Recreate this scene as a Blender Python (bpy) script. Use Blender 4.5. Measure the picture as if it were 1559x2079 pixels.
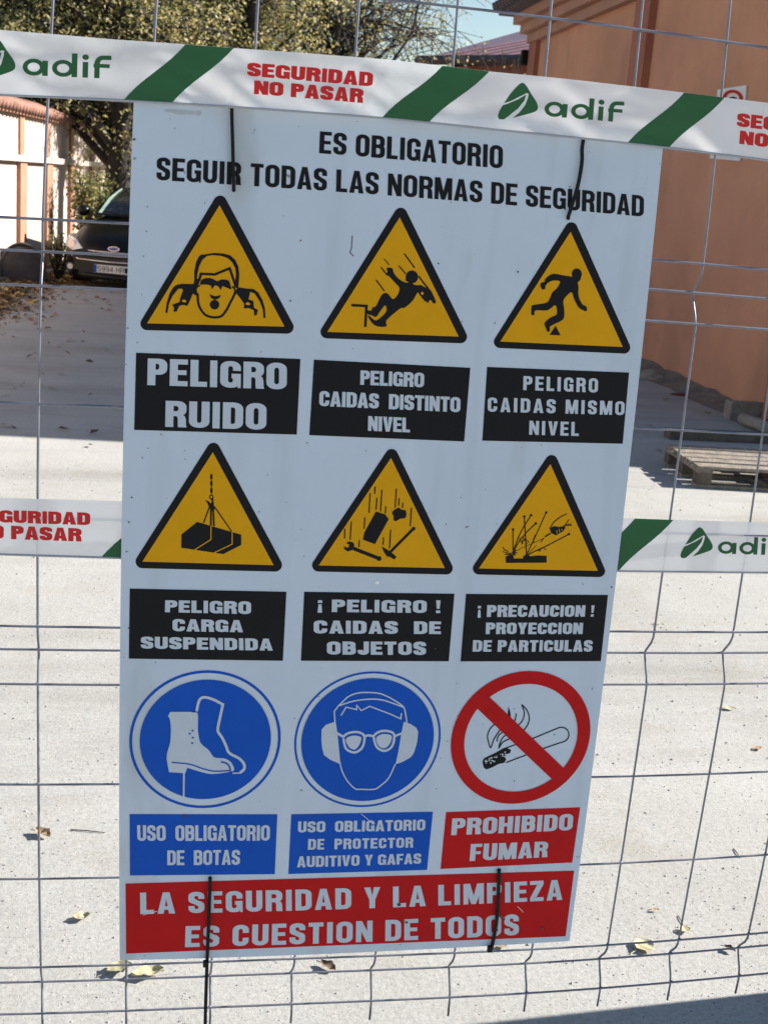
import bpy, bmesh, math, random
from math import sin, cos, pi, radians, sqrt, atan2
from mathutils import Vector, Matrix, noise
from mathutils.geometry import delaunay_2d_cdt
random.seed(7)
for o in list(bpy.data.objects): bpy.data.objects.remove(o)
SC = bpy.context.scene; COL = SC.collection

# ------------------------------------------------------------------ camera
S = 1.5; H = 1.70                       # metres per fence unit, camera height
PITCH, ROLL, YAW = .2502, .0785, .2113
F0 = Vector((sin(YAW)*cos(PITCH), cos(YAW)*cos(PITCH), -sin(PITCH)))
r0 = Vector((cos(YAW), -sin(YAW), 0)); u0 = r0.cross(F0)
RR = r0*cos(ROLL)+u0*sin(ROLL); UU = -r0*sin(ROLL)+u0*cos(ROLL); FF = F0
CAM = Vector((.0826*S, -1.3234*S, H))
FA, K1 = 2621.31, -.1692                # lens fitted to the fence grid
FB = FA*.98                             # pinhole used for the render
cam = bpy.data.cameras.new('camera'); camo = bpy.data.objects.new('camera', cam); COL.objects.link(camo)
camo.matrix_world = Matrix(((RR.x, UU.x, -FF.x, CAM.x), (RR.y, UU.y, -FF.y, CAM.y), (RR.z, UU.z, -FF.z, CAM.z), (0, 0, 0, 1)))
cam.sensor_fit = 'VERTICAL'; cam.sensor_height = 24; cam.sensor_width = 18
cam.lens = FB/2079*24; cam.clip_start = .05; cam.clip_end = 600
cam.dof.use_dof = True; cam.dof.focus_distance = 2.15; cam.dof.aperture_fstop = 10
SC.camera = camo

# ------------------------------------------------------------------ light
SUN_EL = radians(31); SUN_AZ = radians(4)      # azimuth measured from +X towards +Y
w = bpy.data.worlds.new('World'); SC.world = w; w.use_nodes = True
nt = w.node_tree; nt.nodes.clear()
sky = nt.nodes.new('ShaderNodeTexSky'); sky.sky_type = 'NISHITA'; sky.sun_disc = False
sky.sun_elevation = SUN_EL; sky.sun_rotation = pi/2-SUN_AZ
sky.air_density = 1.15; sky.dust_density = .15; sky.ozone_density = 1.6
bg = nt.nodes.new('ShaderNodeBackground'); bg.inputs[1].default_value = .057
ow = nt.nodes.new('ShaderNodeOutputWorld')
nt.links.new(sky.outputs[0], bg.inputs[0]); nt.links.new(bg.outputs[0], ow.inputs[0])
sl = bpy.data.lights.new('sun', 'SUN'); sl.energy = 5.0; sl.angle = radians(.53); sl.color = (1, .955, .89)
so = bpy.data.objects.new('sun', sl); COL.objects.link(so)
SD = Vector((cos(SUN_EL)*cos(SUN_AZ), cos(SUN_EL)*sin(SUN_AZ), sin(SUN_EL)))
so.rotation_euler = SD.to_track_quat('Z', 'Y').to_euler()
vs = SC.view_settings; vs.view_transform = 'Standard'; vs.look = 'None'; vs.gamma = 1; vs.exposure = 1.29; vs.use_curve_mapping = False

# ------------------------------------------------------------------ pixel <-> world helpers
def ray(px, py):
    return RR*((px-779.5)/FB) - UU*((py-1039.5)/FB) + FF
def onZ(px, py, z=0.0):
    d = ray(px, py); return CAM + d*((z-CAM.z)/d.z)
def onY(px, py, y):
    d = ray(px, py); return CAM + d*((y-CAM.y)/d.y)
def atD(px, py, D):
    return CAM + ray(px, py)*D
def onPlane(px, py, p0, n):
    d = ray(px, py); return CAM + d*((p0-CAM).dot(n)/d.dot(n))
def undist(px, py):
    a = (px-779.5)/FA; b = -(py-1039.5)/FA; x, y = a, b
    for _ in range(12):
        s = 1+K1*(x*x+y*y); x, y = a/s, b/s
    return x, y
def A(px, py, y0):                       # pixel -> rectified coordinates on plane Y=y0
    a, b = undist(px, py); d = RR*a+UU*b+FF; t = (y0-CAM.y)/d.y; P = CAM+d*t
    return (P.x, P.z)
def Wray(P):
    d = P-CAM; z = d.dot(FF); a = d.dot(RR)/z; b = d.dot(UU)/z
    s = (1+K1*(a*a+b*b))*FA/FB
    return RR*(a*s)+UU*(b*s)+FF
def W(P):                                # lens bow carried by the thin fence parts
    d = Wray(P); return CAM + d*((P.y-CAM.y)/d.y)

# ------------------------------------------------------------------ materials
def newmat(name):
    m = bpy.data.materials.new(name); m.use_nodes = True
    n = m.node_tree.nodes; return m, n, m.node_tree.links, n['Principled BSDF']
def mat(name, col, rough=.6, metal=0, var=0, vscale=8, bump=0, bscale=60, spec=.5, col2=None, detail=4):
    m, n, l, b = newmat(name)
    b.inputs['Base Color'].default_value = (*col, 1); b.inputs['Roughness'].default_value = rough
    b.inputs['Metallic'].default_value = metal; b.inputs['Specular IOR Level'].default_value = spec
    tc = n.new('ShaderNodeTexCoord')
    if var or col2:
        nz = n.new('ShaderNodeTexNoise'); nz.inputs['Scale'].default_value = vscale; nz.inputs['Detail'].default_value = detail
        nz.inputs['Roughness'].default_value = .62
        l.new(tc.outputs['Object'], nz.inputs['Vector'])
        cr = n.new('ShaderNodeValToRGB'); cr.color_ramp.elements[0].position = .34; cr.color_ramp.elements[1].position = .66
        c2 = col2 or tuple(c*(1-var) for c in col)
        cr.color_ramp.elements[0].color = (*c2, 1); cr.color_ramp.elements[1].color = (*col, 1)
        l.new(nz.outputs['Fac'], cr.inputs[0]); l.new(cr.outputs[0], b.inputs['Base Color'])
    if bump:
        nb = n.new('ShaderNodeTexNoise'); nb.inputs['Scale'].default_value = bscale; nb.inputs['Detail'].default_value = 5
        l.new(tc.outputs['Object'], nb.inputs['Vector'])
        bp = n.new('ShaderNodeBump'); bp.inputs['Strength'].default_value = bump; bp.inputs['Distance'].default_value = .02
        l.new(nb.outputs['Fac'], bp.inputs['Height']); l.new(bp.outputs[0], b.inputs['Normal'])
    return m
def mixspots(m, col, scale, thr, soft=.03, amount=.8, stretch=(1, 1, 1), tex='noise'):
    """adds spots / stains of another colour to a material"""
    n = m.node_tree.nodes; l = m.node_tree.links; b = n['Principled BSDF']; inp = b.inputs['Base Color']
    tc = n.new('ShaderNodeTexCoord'); mp = n.new('ShaderNodeMapping'); mp.inputs['Scale'].default_value = stretch
    mp.inputs['Location'].default_value = (scale*.37, scale*.71, scale*.13)
    l.new(tc.outputs['Object'], mp.inputs['Vector'])
    if tex == 'noise':
        t = n.new('ShaderNodeTexNoise'); t.inputs['Scale'].default_value = scale; t.inputs['Detail'].default_value = 3; o = t.outputs['Fac']
    else:
        t = n.new('ShaderNodeTexVoronoi'); t.inputs['Scale'].default_value = scale; o = t.outputs['Distance']
    l.new(mp.outputs[0], t.inputs['Vector'])
    mr = n.new('ShaderNodeMapRange'); mr.inputs['From Min'].default_value = thr; mr.inputs['From Max'].default_value = thr+soft
    mr.inputs['To Max'].default_value = amount; mr.inputs['To Min'].default_value = 0
    l.new(o, mr.inputs['Value'])
    mx = n.new('ShaderNodeMix'); mx.data_type = 'RGBA'
    l.new(mr.outputs[0], mx.inputs[0])
    if inp.is_linked: l.new(inp.links[0].from_socket, mx.inputs[6])
    else: mx.inputs[6].default_value = inp.default_value
    mx.inputs[7].default_value = (*col, 1)
    l.new(mx.outputs[2], inp)
    return m

M = {}
M['board'] = mat('board_white', (.53, .61, .715), .5, var=.05, vscale=5, spec=.25)
mixspots(M['board'], (.36, .37, .36), 9, .63, .12, .5, (1, 1, .35))
mixspots(M['board'], (.40, .44, .48), 3.2, .56, .16, .34, (5, 1, .35))
mixspots(M['board'], (.62, .69, .77), 2.4, .60, .1, .4, (3, 1, .6))
mixspots(M['board'], (.10, .09, .09), 90, .735, .02, .75)
M['edge'] = mat('board_edge', (.35, .36, .38), .5)
M['black'] = mat('print_black', (.010, .010, .012), .55, spec=.12)
M['yellow'] = mat('print_yellow', (.68, .33, .002), .55, var=.06, vscale=14, spec=.15)
M['red'] = mat('print_red', (.48, .008, .010), .55, var=.12, vscale=10, spec=.12)
M['blue'] = mat('print_blue', (.006, .082, .46), .55, var=.08, vscale=10, spec=.12)
M['white'] = mat('print_white', (.50, .56, .64), .5, spec=.25, var=.06, vscale=20)
def tape_mat(name, col, tr, clear=.10):
    m, n, l, b = newmat(name)
    b.inputs['Roughness'].default_value = .3; b.inputs['Base Color'].default_value = (*col, 1)
    t = n.new('ShaderNodeBsdfTranslucent'); t.inputs[0].default_value = (*col, 1)
    mx = n.new('ShaderNodeMixShader'); mx.inputs[0].default_value = tr
    l.new(b.outputs[0], mx.inputs[1]); l.new(t.outputs[0], mx.inputs[2])
    tp_ = n.new('ShaderNodeBsdfTransparent'); m2 = n.new('ShaderNodeMixShader'); m2.inputs[0].default_value = clear
    l.new(mx.outputs[0], m2.inputs[1]); l.new(tp_.outputs[0], m2.inputs[2]); l.new(m2.outputs[0], n['Material Output'].inputs[0])
    tc = n.new('ShaderNodeTexCoord'); mp = n.new('ShaderNodeMapping'); mp.inputs['Scale'].default_value = (1.2, 1, 14)
    nz = n.new('ShaderNodeTexNoise'); nz.inputs['Scale'].default_value = 3
    bp = n.new('ShaderNodeBump'); bp.inputs['Strength'].default_value = .5; bp.inputs['Distance'].default_value = .006
    l.new(tc.outputs['Object'], mp.inputs[0]); l.new(mp.outputs[0], nz.inputs['Vector']); l.new(nz.outputs['Fac'], bp.inputs['Height'])
    l.new(bp.outputs[0], b.inputs['Normal'])
    return m
M['tape'] = tape_mat('tape_white', (.84, .84, .85), .45)
M['tgreen'] = tape_mat('tape_green', (.004, .105, .032), .25, 0)
M['tred'] = tape_mat('tape_red', (.60, .004, .008), .25, 0)
M['wire'] = mat('galvanised_wire', (.21, .215, .26), .42, metal=.55, var=.25, vscale=30)
M['tie'] = mat('black_nylon', (.006, .006, .007), .5, spec=.2)

# ------------------------------------------------------------------ object helpers
def link(name, me, m=None, parent=None, **props):
    o = bpy.data.objects.new(name, me); COL.objects.link(o)
    if m is not None and me is not None and len(me.materials) == 0:
        for x in (m if isinstance(m, (list, tuple)) else [m]): me.materials.append(x)
    if parent is not None: o.parent = parent
    for k, v in props.items(): o[k] = v
    return o
def mesh(name, verts, faces, smooth=False):
    me = bpy.data.meshes.new(name); me.from_pydata([tuple(v) for v in verts], [], faces); me.update()
    if smooth: me.polygons.foreach_set('use_smooth', [True]*len(me.polygons))
    return me
def thing(name, label, cat, loc=(0, 0, 0), rotz=0, group=None):
    o = bpy.data.objects.new(name, None); COL.objects.link(o); o.location = loc; o.rotation_euler = (0, 0, rotz)
    o.empty_display_size = .1; o['label'] = label; o['category'] = cat
    if group: o['group'] = group
    return o
def box_data(x0, x1, y0, y1, z0, z1):
    v = [(x, y, z) for z in (z0, z1) for y in (y0, y1) for x in (x0, x1)]
    f = [(0, 2, 3, 1), (4, 5, 7, 6), (0, 1, 5, 4), (2, 6, 7, 3), (0, 4, 6, 2), (1, 3, 7, 5)]
    return v, f
class MB:
    def __init__(s): s.v = []; s.f = []; s.mi = []
    def add(s, v, f, mi=0):
        k = len(s.v); s.v += [tuple(p) for p in v]; s.f += [tuple(i+k for i in q) for q in f]; s.mi += [mi]*len(f); return s
    def box(s, x0, x1, y0, y1, z0, z1, T=None, mi=0):
        v, f = box_data(x0, x1, y0, y1, z0, z1)
        if T is not None: v = [T @ Vector(p) for p in v]
        return s.add(v, f, mi)
    def tube(s, pts, r, n=6, mi=0, caps=True):
        pts = [Vector(p) for p in pts]; rs = r if isinstance(r, (list, tuple)) else [r]*len(pts)
        vs_ = []; up = None
        for i, p in enumerate(pts):
            t = (pts[min(i+1, len(pts)-1)]-pts[max(i-1, 0)])
            t = t.normalized() if t.length > 1e-9 else Vector((0, 0, 1))
            if up is None: up = Vector((0, 1, 0)) if abs(t.y) < .8 else Vector((1, 0, 0))
            a = t.cross(up); a = a.normalized() if a.length > 1e-6 else t.orthogonal().normalized()
            b = a.cross(t).normalized(); up = b
            for k in range(n):
                an = 2*pi*k/n; vs_.append(p+a*(cos(an)*rs[i])+b*(sin(an)*rs[i]))
        f = [(i*n+k, i*n+(k+1) % n, (i+1)*n+(k+1) % n, (i+1)*n+k) for i in range(len(pts)-1) for k in range(n)]
        if caps: f += [tuple(range(n))[::-1], tuple((len(pts)-1)*n+k for k in range(n))]
        return s.add(vs_, f, mi)
    def build(s, name, m=None, parent=None, smooth=False, bevel=0, **props):
        me = mesh(name, s.v, s.f, smooth)
        for x in (m if isinstance(m, (list, tuple)) else [m]):
            if x is not None: me.materials.append(x)
        if max(s.mi or [0]) > 0: me.polygons.foreach_set('material_index', s.mi)
        o = link(name, me, None, parent, **props)
        if bevel:
            b = o.modifiers.new('bevel', 'BEVEL'); b.width = bevel; b.segments = 2; b.limit_method = 'ANGLE'
        return o

# ------------------------------------------------------------------ flat print: union of polygons
def area(p): return sum(p[i][0]*p[(i+1) % len(p)][1]-p[(i+1) % len(p)][0]*p[i][1] for i in range(len(p)))/2
def union(polys):
    V = []; Fc = []
    for p in polys:
        q = [p[0]]
        for a in p[1:]:
            if abs(a[0]-q[-1][0])+abs(a[1]-q[-1][1]) > 2e-6: q.append(a)
        if abs(q[0][0]-q[-1][0])+abs(q[0][1]-q[-1][1]) < 2e-6: q.pop()
        if len(q) < 3 or abs(area(q)) < 1e-10: continue
        if area(q) < 0: q = q[::-1]
        Fc.append(list(range(len(V), len(V)+len(q)))); V += [Vector(a) for a in q]
    r = delaunay_2d_cdt(V, [], Fc, 1, 1e-6)
    vs_, fs, of = r[0], r[2], r[5]
    return [tuple(v) for v in vs_], [tuple(f) for f, o in zip(fs, of) if len(o)]
def arc(cx, cy, rx, ry, a0, a1, n=6):
    return [(cx+rx*cos(radians(a0+(a1-a0)*i/n)), cy+ry*sin(radians(a0+(a1-a0)*i/n))) for i in range(n+1)]
def stroke(path, sx, sy=None, closed=False):
    """elliptical-pen stroke -> list of quads"""
    sy = sx if sy is None else sy
    P = [path[0]]
    for p in path[1:]:
        if abs(p[0]-P[-1][0])+abs(p[1]-P[-1][1]) > 1e-7: P.append(p)
    if closed and abs(P[0][0]-P[-1][0])+abs(P[0][1]-P[-1][1]) < 1e-7: P.pop()
    n = len(P); segs = n if closed else n-1; out = []
    def nrm(i):
        a, b = P[i % n], P[(i+1) % n]; dx, dy = b[0]-a[0], b[1]-a[1]; L = sqrt(dx*dx+dy*dy) or 1
        nx, ny = -dy/L, dx/L
        return nx, ny
    def off(nx, ny):
        d = sqrt(sx*sx*nx*nx+sy*sy*ny*ny) or 1; return (sx*sx*nx/d/2, sy*sy*ny/d/2)
    O = []
    for i in range(n):
        if closed or 0 < i < n-1:
            a = nrm((i-1) % n); b = nrm(i); mx, my = a[0]+b[0], a[1]+b[1]; L = sqrt(mx*mx+my*my)
            if L < .3: O.append(off(*b)); continue
            mx, my = mx/L, my/L; c = max(.45, mx*a[0]+my*a[1]); o = off(mx, my); O.append((o[0]/c, o[1]/c))
        else: O.append(off(*(nrm(0) if i == 0 else nrm(n-2))))
    for i in range(segs):
        j = (i+1) % n; a, b = P[i], P[j]; oa, ob = O[i], O[j]
        out.append([(a[0]-oa[0], a[1]-oa[1]), (b[0]-ob[0], b[1]-ob[1]), (b[0]+ob[0], b[1]+ob[1]), (a[0]+oa[0], a[1]+oa[1])])
    return out
WID = dict(A=1.08, B=1.02, C=1.0, D=1.02, E=.90, F=.85, G=1.04, H=1.04, I=.40, J=.86, L=.84, M=1.36, N=1.06, O=1.04, P=.98, R=1.04, S=.98, T=.94, U=1.02, V=1.06, Y=1.04, Z=.92)
WID.update({' ': .40, '!': .38, '¡': .38, '5': .95, '9': .95, '4': 1.0})
def band(pairs, closed=False):
    n = len(pairs); return [[pairs[i][0], pairs[(i+1) % n][0], pairs[(i+1) % n][1], pairs[i][1]] for i in range(n if closed else n-1)]
def crn(bx, q, s, tt, tb, Ro, Ri, n=6, rev=False):
    """paired outer/inner points of one rounded corner of the box bx=(x0,x1,y0,y1); q = 0..3 counter-clockwise from top right"""
    x0, x1, y0, y1 = bx; X0, X1, Y0, Y1 = x0+s, x1-s, y0+tb, y1-tt
    Rx = min(Ro[0], (x1-x0)/2); Ry = min(Ro[1], (y1-y0)/2); rx = min(Ri[0], max(.001, (X1-X0)/2)); ry = min(Ri[1], max(.001, (Y1-Y0)/2))
    cx, sx_ = ((x1-Rx, X1-rx), (x0+Rx, X0+rx))[q in (1, 2)]; cy, sy_ = ((y1-Ry, Y1-ry), (y0+Ry, Y0+ry))[q in (2, 3)]
    out = []
    for i in range(n+1):
        a = radians(90*q+90*i/n); out.append(((cx+Rx*cos(a), cy+Ry*sin(a)), (sx_+rx*cos(a), sy_+ry*sin(a))))
    return out[::-1] if rev else out
def glyph(ch, s, t):
    w = WID.get(ch, 1.0); Ro = (w*.47, .235); Ri = (max(.02, (w-2*s)*.5), .085)
    R_ = lambda x0, y0, x1, y1: [(x0, y0), (x1, y0), (x1, y1), (x0, y1)]
    full = (0, w, 0, 1); c = lambda q, bx=full, tt=t, tb=t, **k: crn(bx, q, s, tt, tb, k.pop('Ro', Ro), k.pop('Ri', Ri), **k)
    if ch == 'I': return [R_(.02, 0, w-.02, 1)]
    if ch == 'L': return [R_(0, 0, s, 1), R_(0, 0, w, t)]
    if ch == 'E': return [R_(0, 0, s, 1), R_(0, 0, w, t), R_(0, 1-t, w, 1), R_(0, .5-t*.42, w*.93, .5+t*.5)]
    if ch == 'F': return [R_(0, 0, s, 1), R_(0, 1-t, w, 1), R_(0, .47-t*.42, w*.92, .47+t*.5)]
    if ch == 'H': return [R_(0, 0, s, 1), R_(w-s, 0, w, 1), R_(0, .5-t*.5, w, .5+t*.55)]
    if ch == 'T': return [R_(w/2-s/2, 0, w/2+s/2, 1), R_(0, 1-t, w, 1)]
    if ch == 'O': return band(c(0)+c(1)+c(2)+c(3), True)
    if ch == 'C': return band([((w, .615), (w-s, .615))]+c(0)+c(1)+c(2)+c(3)+[((w, .385), (w-s, .385))])
    if ch == 'G': return band([((w, .64), (w-s, .64))]+c(0)+c(1)+c(2)+c(3)+[((w, .50), (w-s, .50))])+[R_(w*.55, .53-t*.92, w, .53), R_(w-s*.38, 0, w, .35)]
    if ch == 'S':
        tm = t*1.15; d = .035; up_ = (0, w, .5-tm/2+d, 1); lo = (0, w, 0, .5+tm/2-d); R2 = (w*.47, .20); r2 = (Ri[0], .065)
        return band([((w, .665), (w-s, .665))]+c(0, up_, t, tm, Ro=R2, Ri=r2)+c(1, up_, t, tm, Ro=R2, Ri=r2)+c(2, up_, t, tm, Ro=R2, Ri=r2)[:-1]
                    + [(p[1], p[0]) for p in c(0, lo, tm, t, Ro=R2, Ri=r2, rev=True)[1:]]+[(p[1], p[0]) for p in c(3, lo, tm, t, Ro=R2, Ri=r2, rev=True)]
                    + [(p[1], p[0]) for p in c(2, lo, tm, t, Ro=R2, Ri=r2, rev=True)]+[((s, .335), (0, .335))])
    if ch == 'D': return [R_(0, 0, s, 1)]+band([((s*.5, 0), (s*.5, t))]+c(3)+c(0)+[((s*.5, 1), (s*.5, 1-t))])
    if ch in 'PR':
        bx = (0, w, .40, 1)
        q = [R_(0, 0, s, 1)]+band([((s*.5, .40), (s*.5, .40+t))]+c(3, bx, Ro=(w*.42, .22), Ri=(Ri[0], .09))+c(0, bx, Ro=(w*.42, .22), Ri=(Ri[0], .09))+[((s*.5, 1), (s*.5, 1-t))])
        if ch == 'R':
            q = [R_(0, 0, s, 1)]+band([((s*.5, .42), (s*.5, .42+t))]+c(3, (0, w, .42, 1), Ro=(w*.42, .22), Ri=(Ri[0], .09))+c(0, (0, w, .42, 1), Ro=(w*.42, .22), Ri=(Ri[0], .09))+[((s*.5, 1), (s*.5, 1-t))])
            q.append([(w-s*1.02, .46), (w*.80, .50), (w*.93, .42), (w*.98, .30), (w*.99, .09), (w+.02, 0), (w-s*1.0, 0), (w-s*1.05, .10), (w-s*1.06, .34), (w-s*1.2, .43)])
        return q
    if ch == 'B':
        m = .52; hb = t*.5; ro = (w*.40, .20); ri = (Ri[0], .07); b1_ = (0, w*.975, m-hb, 1); b2_ = (0, w, 0, m+hb)
        return [R_(0, 0, s, 1)]+band([((s*.5, m-hb), (s*.5, m+hb))]+c(3, b1_, Ro=ro, Ri=ri)+c(0, b1_, Ro=ro, Ri=ri)+[((s*.5, 1), (s*.5, 1-t))])\
            + band([((s*.5, 0), (s*.5, t))]+c(3, b2_, Ro=ro, Ri=ri)+c(0, b2_, Ro=ro, Ri=ri)+[((s*.5, m+hb), (s*.5, m-hb))])
    if ch == 'U': return band([((0, 1), (s, 1))]+c(2)+c(3)+[((w, 1), (w-s, 1))])
    if ch == 'J': return band([((0, .36), (s, .36))]+c(2)+c(3)+[((w, 1), (w-s, 1))])
    if ch == 'V': return [[(0, 1), (s*1.06, 1), (w/2, .30), (w-s*1.06, 1), (w, 1), (w/2+s*.52, 0), (w/2-s*.52, 0)]]
    if ch == 'A': return [[(0, 0), (w/2-s*.55, 1), (w/2, 1), (w/2, .72), (s*1.02, 0)], [(w, 0), (w/2+s*.55, 1), (w/2, 1), (w/2, .72), (w-s*1.02, 0)], [(w*.2, .18), (w*.8, .18), (w*.74, .18+t*.9), (w*.26, .18+t*.9)]]
    if ch == 'Y': return [R_(w/2-s/2, 0, w/2+s/2, .44), [(0, 1), (s*1.1, 1), (w/2, .60), (w-s*1.1, 1), (w, 1), (w/2+s/2, .40), (w/2-s/2, .40)]]
    if ch == 'Z': return [R_(0, 0, w, t), R_(0, 1-t, w, 1), [(0, t*.9), (w-s*1.2, 1-t*1.1), (w, 1-t*.9), (s*1.2, t*1.1)]]
    if ch == 'N': return [R_(0, 0, s*.92, 1), R_(w-s*.92, 0, w, 1), [(0, 1), (s*1.02, 1), (w, 0), (w-s*1.02, 0)]]
    if ch == 'M': return [R_(0, 0, s*.88, 1), R_(w-s*.88, 0, w, 1), [(0, 1), (s*1.2, 1), (w/2+s*.42, 0), (w/2-s*.42, 0)], [(w, 1), (w-s*1.2, 1), (w/2-s*.42, 0), (w/2+s*.42, 0)]]
    if ch == '!': return [[(.02, 1), (w-.02, 1), (w-.08, .34), (.08, .34)], R_(.03, 0, w-.03, .21)]
    if ch == '¡': return [[(.02, -.06), (w-.02, -.06), (w-.08, .60), (.08, .60)], R_(.03, .72, w-.03, .93)]
    xl, xr, yb, yt, rx = s/2, w-s/2, t/2, 1-t/2, .28; st = lambda p, k=False: stroke(p, s, t, k)
    if ch == '5': return st([(w*.92, yt), (xl+.04, yt), (xl, .55), (xr-rx, .60)]+arc(xr-rx, .34, rx, .26, 90, -90, 10)+arc(xl+rx, yb+.15, rx, .15, 270, 190))
    if ch == '9': return st(arc(w/2, .66, w/2-s/2, .34-t/2, 0, 360, 16)[:-1], True)+st([(xr, .66)]+arc(xr-rx, yb+.2, rx, .2, 0, -90)+[(xl+rx*.6, yb)])
    if ch == '4': return [R_(w*.60, 0, w*.60+s, 1), R_(0, .22, w, .22+t), [(w*.60, 1), (w*.60+s, 1), (s*.9, .24), (0, .24)]]
    return [R_(0, 0, w, 1)]
def bil(q, u, v):                        # q = TL,TR,BR,BL ; v up
    TL, TR, BR, BL = q
    return ((1-u)*(1-v)*BL[0]+u*(1-v)*BR[0]+u*v*TR[0]+(1-u)*v*TL[0], (1-u)*(1-v)*BL[1]+u*(1-v)*BR[1]+u*v*TR[1]+(1-u)*v*TL[1])
def text_polys(txt, q, s=.37, t=.17, gap=.13):
    tot = sum(WID.get(c, 1) for c in txt)+gap*(len(txt)-1); x = 0; out = []
    for c in txt:
        if c != ' ':
            for p in glyph(c, s, t): out.append([bil(q, (x+a)/tot, b) for a, b in p])
        x += WID.get(c, 1)+gap
    return out
class Surf:
    """flat print carrier: rectified coordinates on plane Y=y0, real surface Y=f(X,Z)"""
    def __init__(s, y0, f=None): s.y0 = y0; s.f = f or (lambda x, z: y0)
    def px(s, x, y): return A(x, y, s.y0)
    def quad(s, pts): return [s.px(*p) for p in pts]
    def put(s, p, lift):
        d = Wray(Vector((p[0], s.y0, p[1]))); y = s.y0
        for _ in range(3):
            P = CAM+d*((y-CAM.y)/d.y); y = s.f(P.x, P.z)-lift
        return CAM+d*((y-CAM.y)/d.y)
    def build(s, name, polys, m, lift, parent, **props):
        vs_, fs = union(polys)
        me = mesh(name, [s.put(v, lift) for v in vs_], fs)
        me.materials.append(m)
        return link(name, me, None, parent, **props)
def crop(x0, y0, k): return lambda x, y: (x0+x/k, y0+y/k)

# ================================================================== LARGE STRUCTURE
# ground
gm, n, l, b = newmat('concrete_ground')
tc = n.new('ShaderNodeTexCoord')
def nz_(scale, det=4, rough=.6, stretch=None):
    t = n.new('ShaderNodeTexNoise'); t.inputs['Scale'].default_value = scale; t.inputs['Detail'].default_value = det; t.inputs['Roughness'].default_value = rough
    if stretch:
        mp = n.new('ShaderNodeMapping'); mp.inputs['Scale'].default_value = stretch; mp.inputs['Rotation'].default_value = (0, 0, .5); l.new(tc.outputs['Object'], mp.inputs[0]); l.new(mp.outputs[0], t.inputs[0])
    else: l.new(tc.outputs['Object'], t.inputs[0])
    return t.outputs['Fac']
def ramp(src, p0, c0, p1, c1):
    r = n.new('ShaderNodeValToRGB'); e = r.color_ramp.elements; e[0].position = p0; e[1].position = p1
    e[0].color = (*c0, 1); e[1].color = (*c1, 1); l.new(src, r.inputs[0]); return r.outputs[0]
def mixc(fac, a, b_, mode='MIX'):
    x = n.new('ShaderNodeMix'); x.data_type = 'RGBA'; x.blend_type = mode
    if hasattr(fac, 'links'): l.new(fac, x.inputs[0])
    else: x.inputs[0].default_value = fac
    for k, s_ in ((6, a), (7, b_)):
        if hasattr(s_, 'links'): l.new(s_, x.inputs[k])
        else: x.inputs[k].default_value = (*s_, 1)
    return x.outputs[2]
base = ramp(nz_(1.1, 5), .30, (.375, .366, .338), .70, (.455, .446, .418))
fine = ramp(nz_(75, 5, .75), .32, (.72, .71, .70), .6, (1, 1, 1))
c = mixc(.85, base, fine, 'MULTIPLY')
grit = ramp(nz_(210, 2, .6), .60, (1, 1, 1), .70, (.60, .58, .58))
c = mixc(.8, c, grit, 'MULTIPLY')
pit = ramp(nz_(64, 3, .55, (1, 2.2, 1)), .64, (1, 1, 1), .69, (.34, .32, .35))
pmask = ramp(nz_(.9, 4), .42, (.2, .2, .2), .60, (1, 1, 1))
c = mixc(pmask, c, mixc(1.0, c, pit, 'MULTIPLY'))
stain = ramp(nz_(1.5, 7, .72), .53, (0, 0, 0), .72, (.8, .8, .8))
c = mixc(stain, c, mixc(1.0, c, (.85, .80, .72), 'MULTIPLY'))
trk = ramp(nz_(.8, 6, .7, (.25, 2.2, 1)), .50, (1, 1, 1), .66, (.80, .79, .78))
c = mixc(.8, c, trk, 'MULTIPLY')
vr = n.new('ShaderNodeTexVoronoi'); vr.feature = 'DISTANCE_TO_EDGE'; vr.inputs['Scale'].default_value = .55
wn_ = n.new('ShaderNodeTexNoise'); wn_.inputs['Scale'].default_value = 2.2; wn_.inputs['Detail'].default_value = 8; l.new(tc.outputs['Object'], wn_.inputs[0])
vm = n.new('ShaderNodeVectorMath'); vm.operation = 'MULTIPLY_ADD'; l.new(wn_.outputs['Color'], vm.inputs[0]); vm.inputs[1].default_value = (.7, .7, 0); l.new(tc.outputs['Object'], vm.inputs[2]); l.new(vm.outputs[0], vr.inputs['Vector'])
crk = ramp(vr.outputs['Distance'], .0012, (.45, .43, .42), .0035, (1, 1, 1))
c = mixc(ramp(nz_(.45, 2), .50, (0, 0, 0), .60, (1, 1, 1)), c, mixc(1.0, c, crk, 'MULTIPLY'))
l.new(c, b.inputs['Base Color']); b.inputs['Roughness'].default_value = .9; b.inputs['Specular IOR Level'].default_value = .25
ad = n.new('ShaderNodeMath'); ad.operation = 'ADD'; l.new(nz_(105, 7, .8), ad.inputs[0]); l.new(nz_(17, 4, .6), ad.inputs[1])
bp = n.new('ShaderNodeBump'); bp.inputs['Strength'].default_value = .6; bp.inputs['Distance'].default_value = .005
l.new(ad.outputs[0], bp.inputs['Height']); l.new(bp.outputs[0], b.inputs['Normal'])
mb = MB(); mb.add([(-150, -60, 0), (150, -60, 0), (150, 240, 0), (-150, 240, 0)], [(0, 1, 2, 3)])
mb.build('ground', gm, kind='structure')

# --- right building (wall plane found from its foot line)
fw = Vector((sin(YAW), cos(YAW), 0))
e0, e1 = onZ(0, 905), onZ(1283, 935); edir = (e1-e0).normalized()
b0, b1 = onZ(1310, 748), onZ(1559, 862); wd = (b0-b1).normalized(); wn = Vector((-wd.y, wd.x, 0))   # wd points away
if wn.dot(CAM-b1) < 0: wn = -wn
def wall_px(px, py, off=0): return onPlane(px, py, b1+wn*off, wn)
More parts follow.
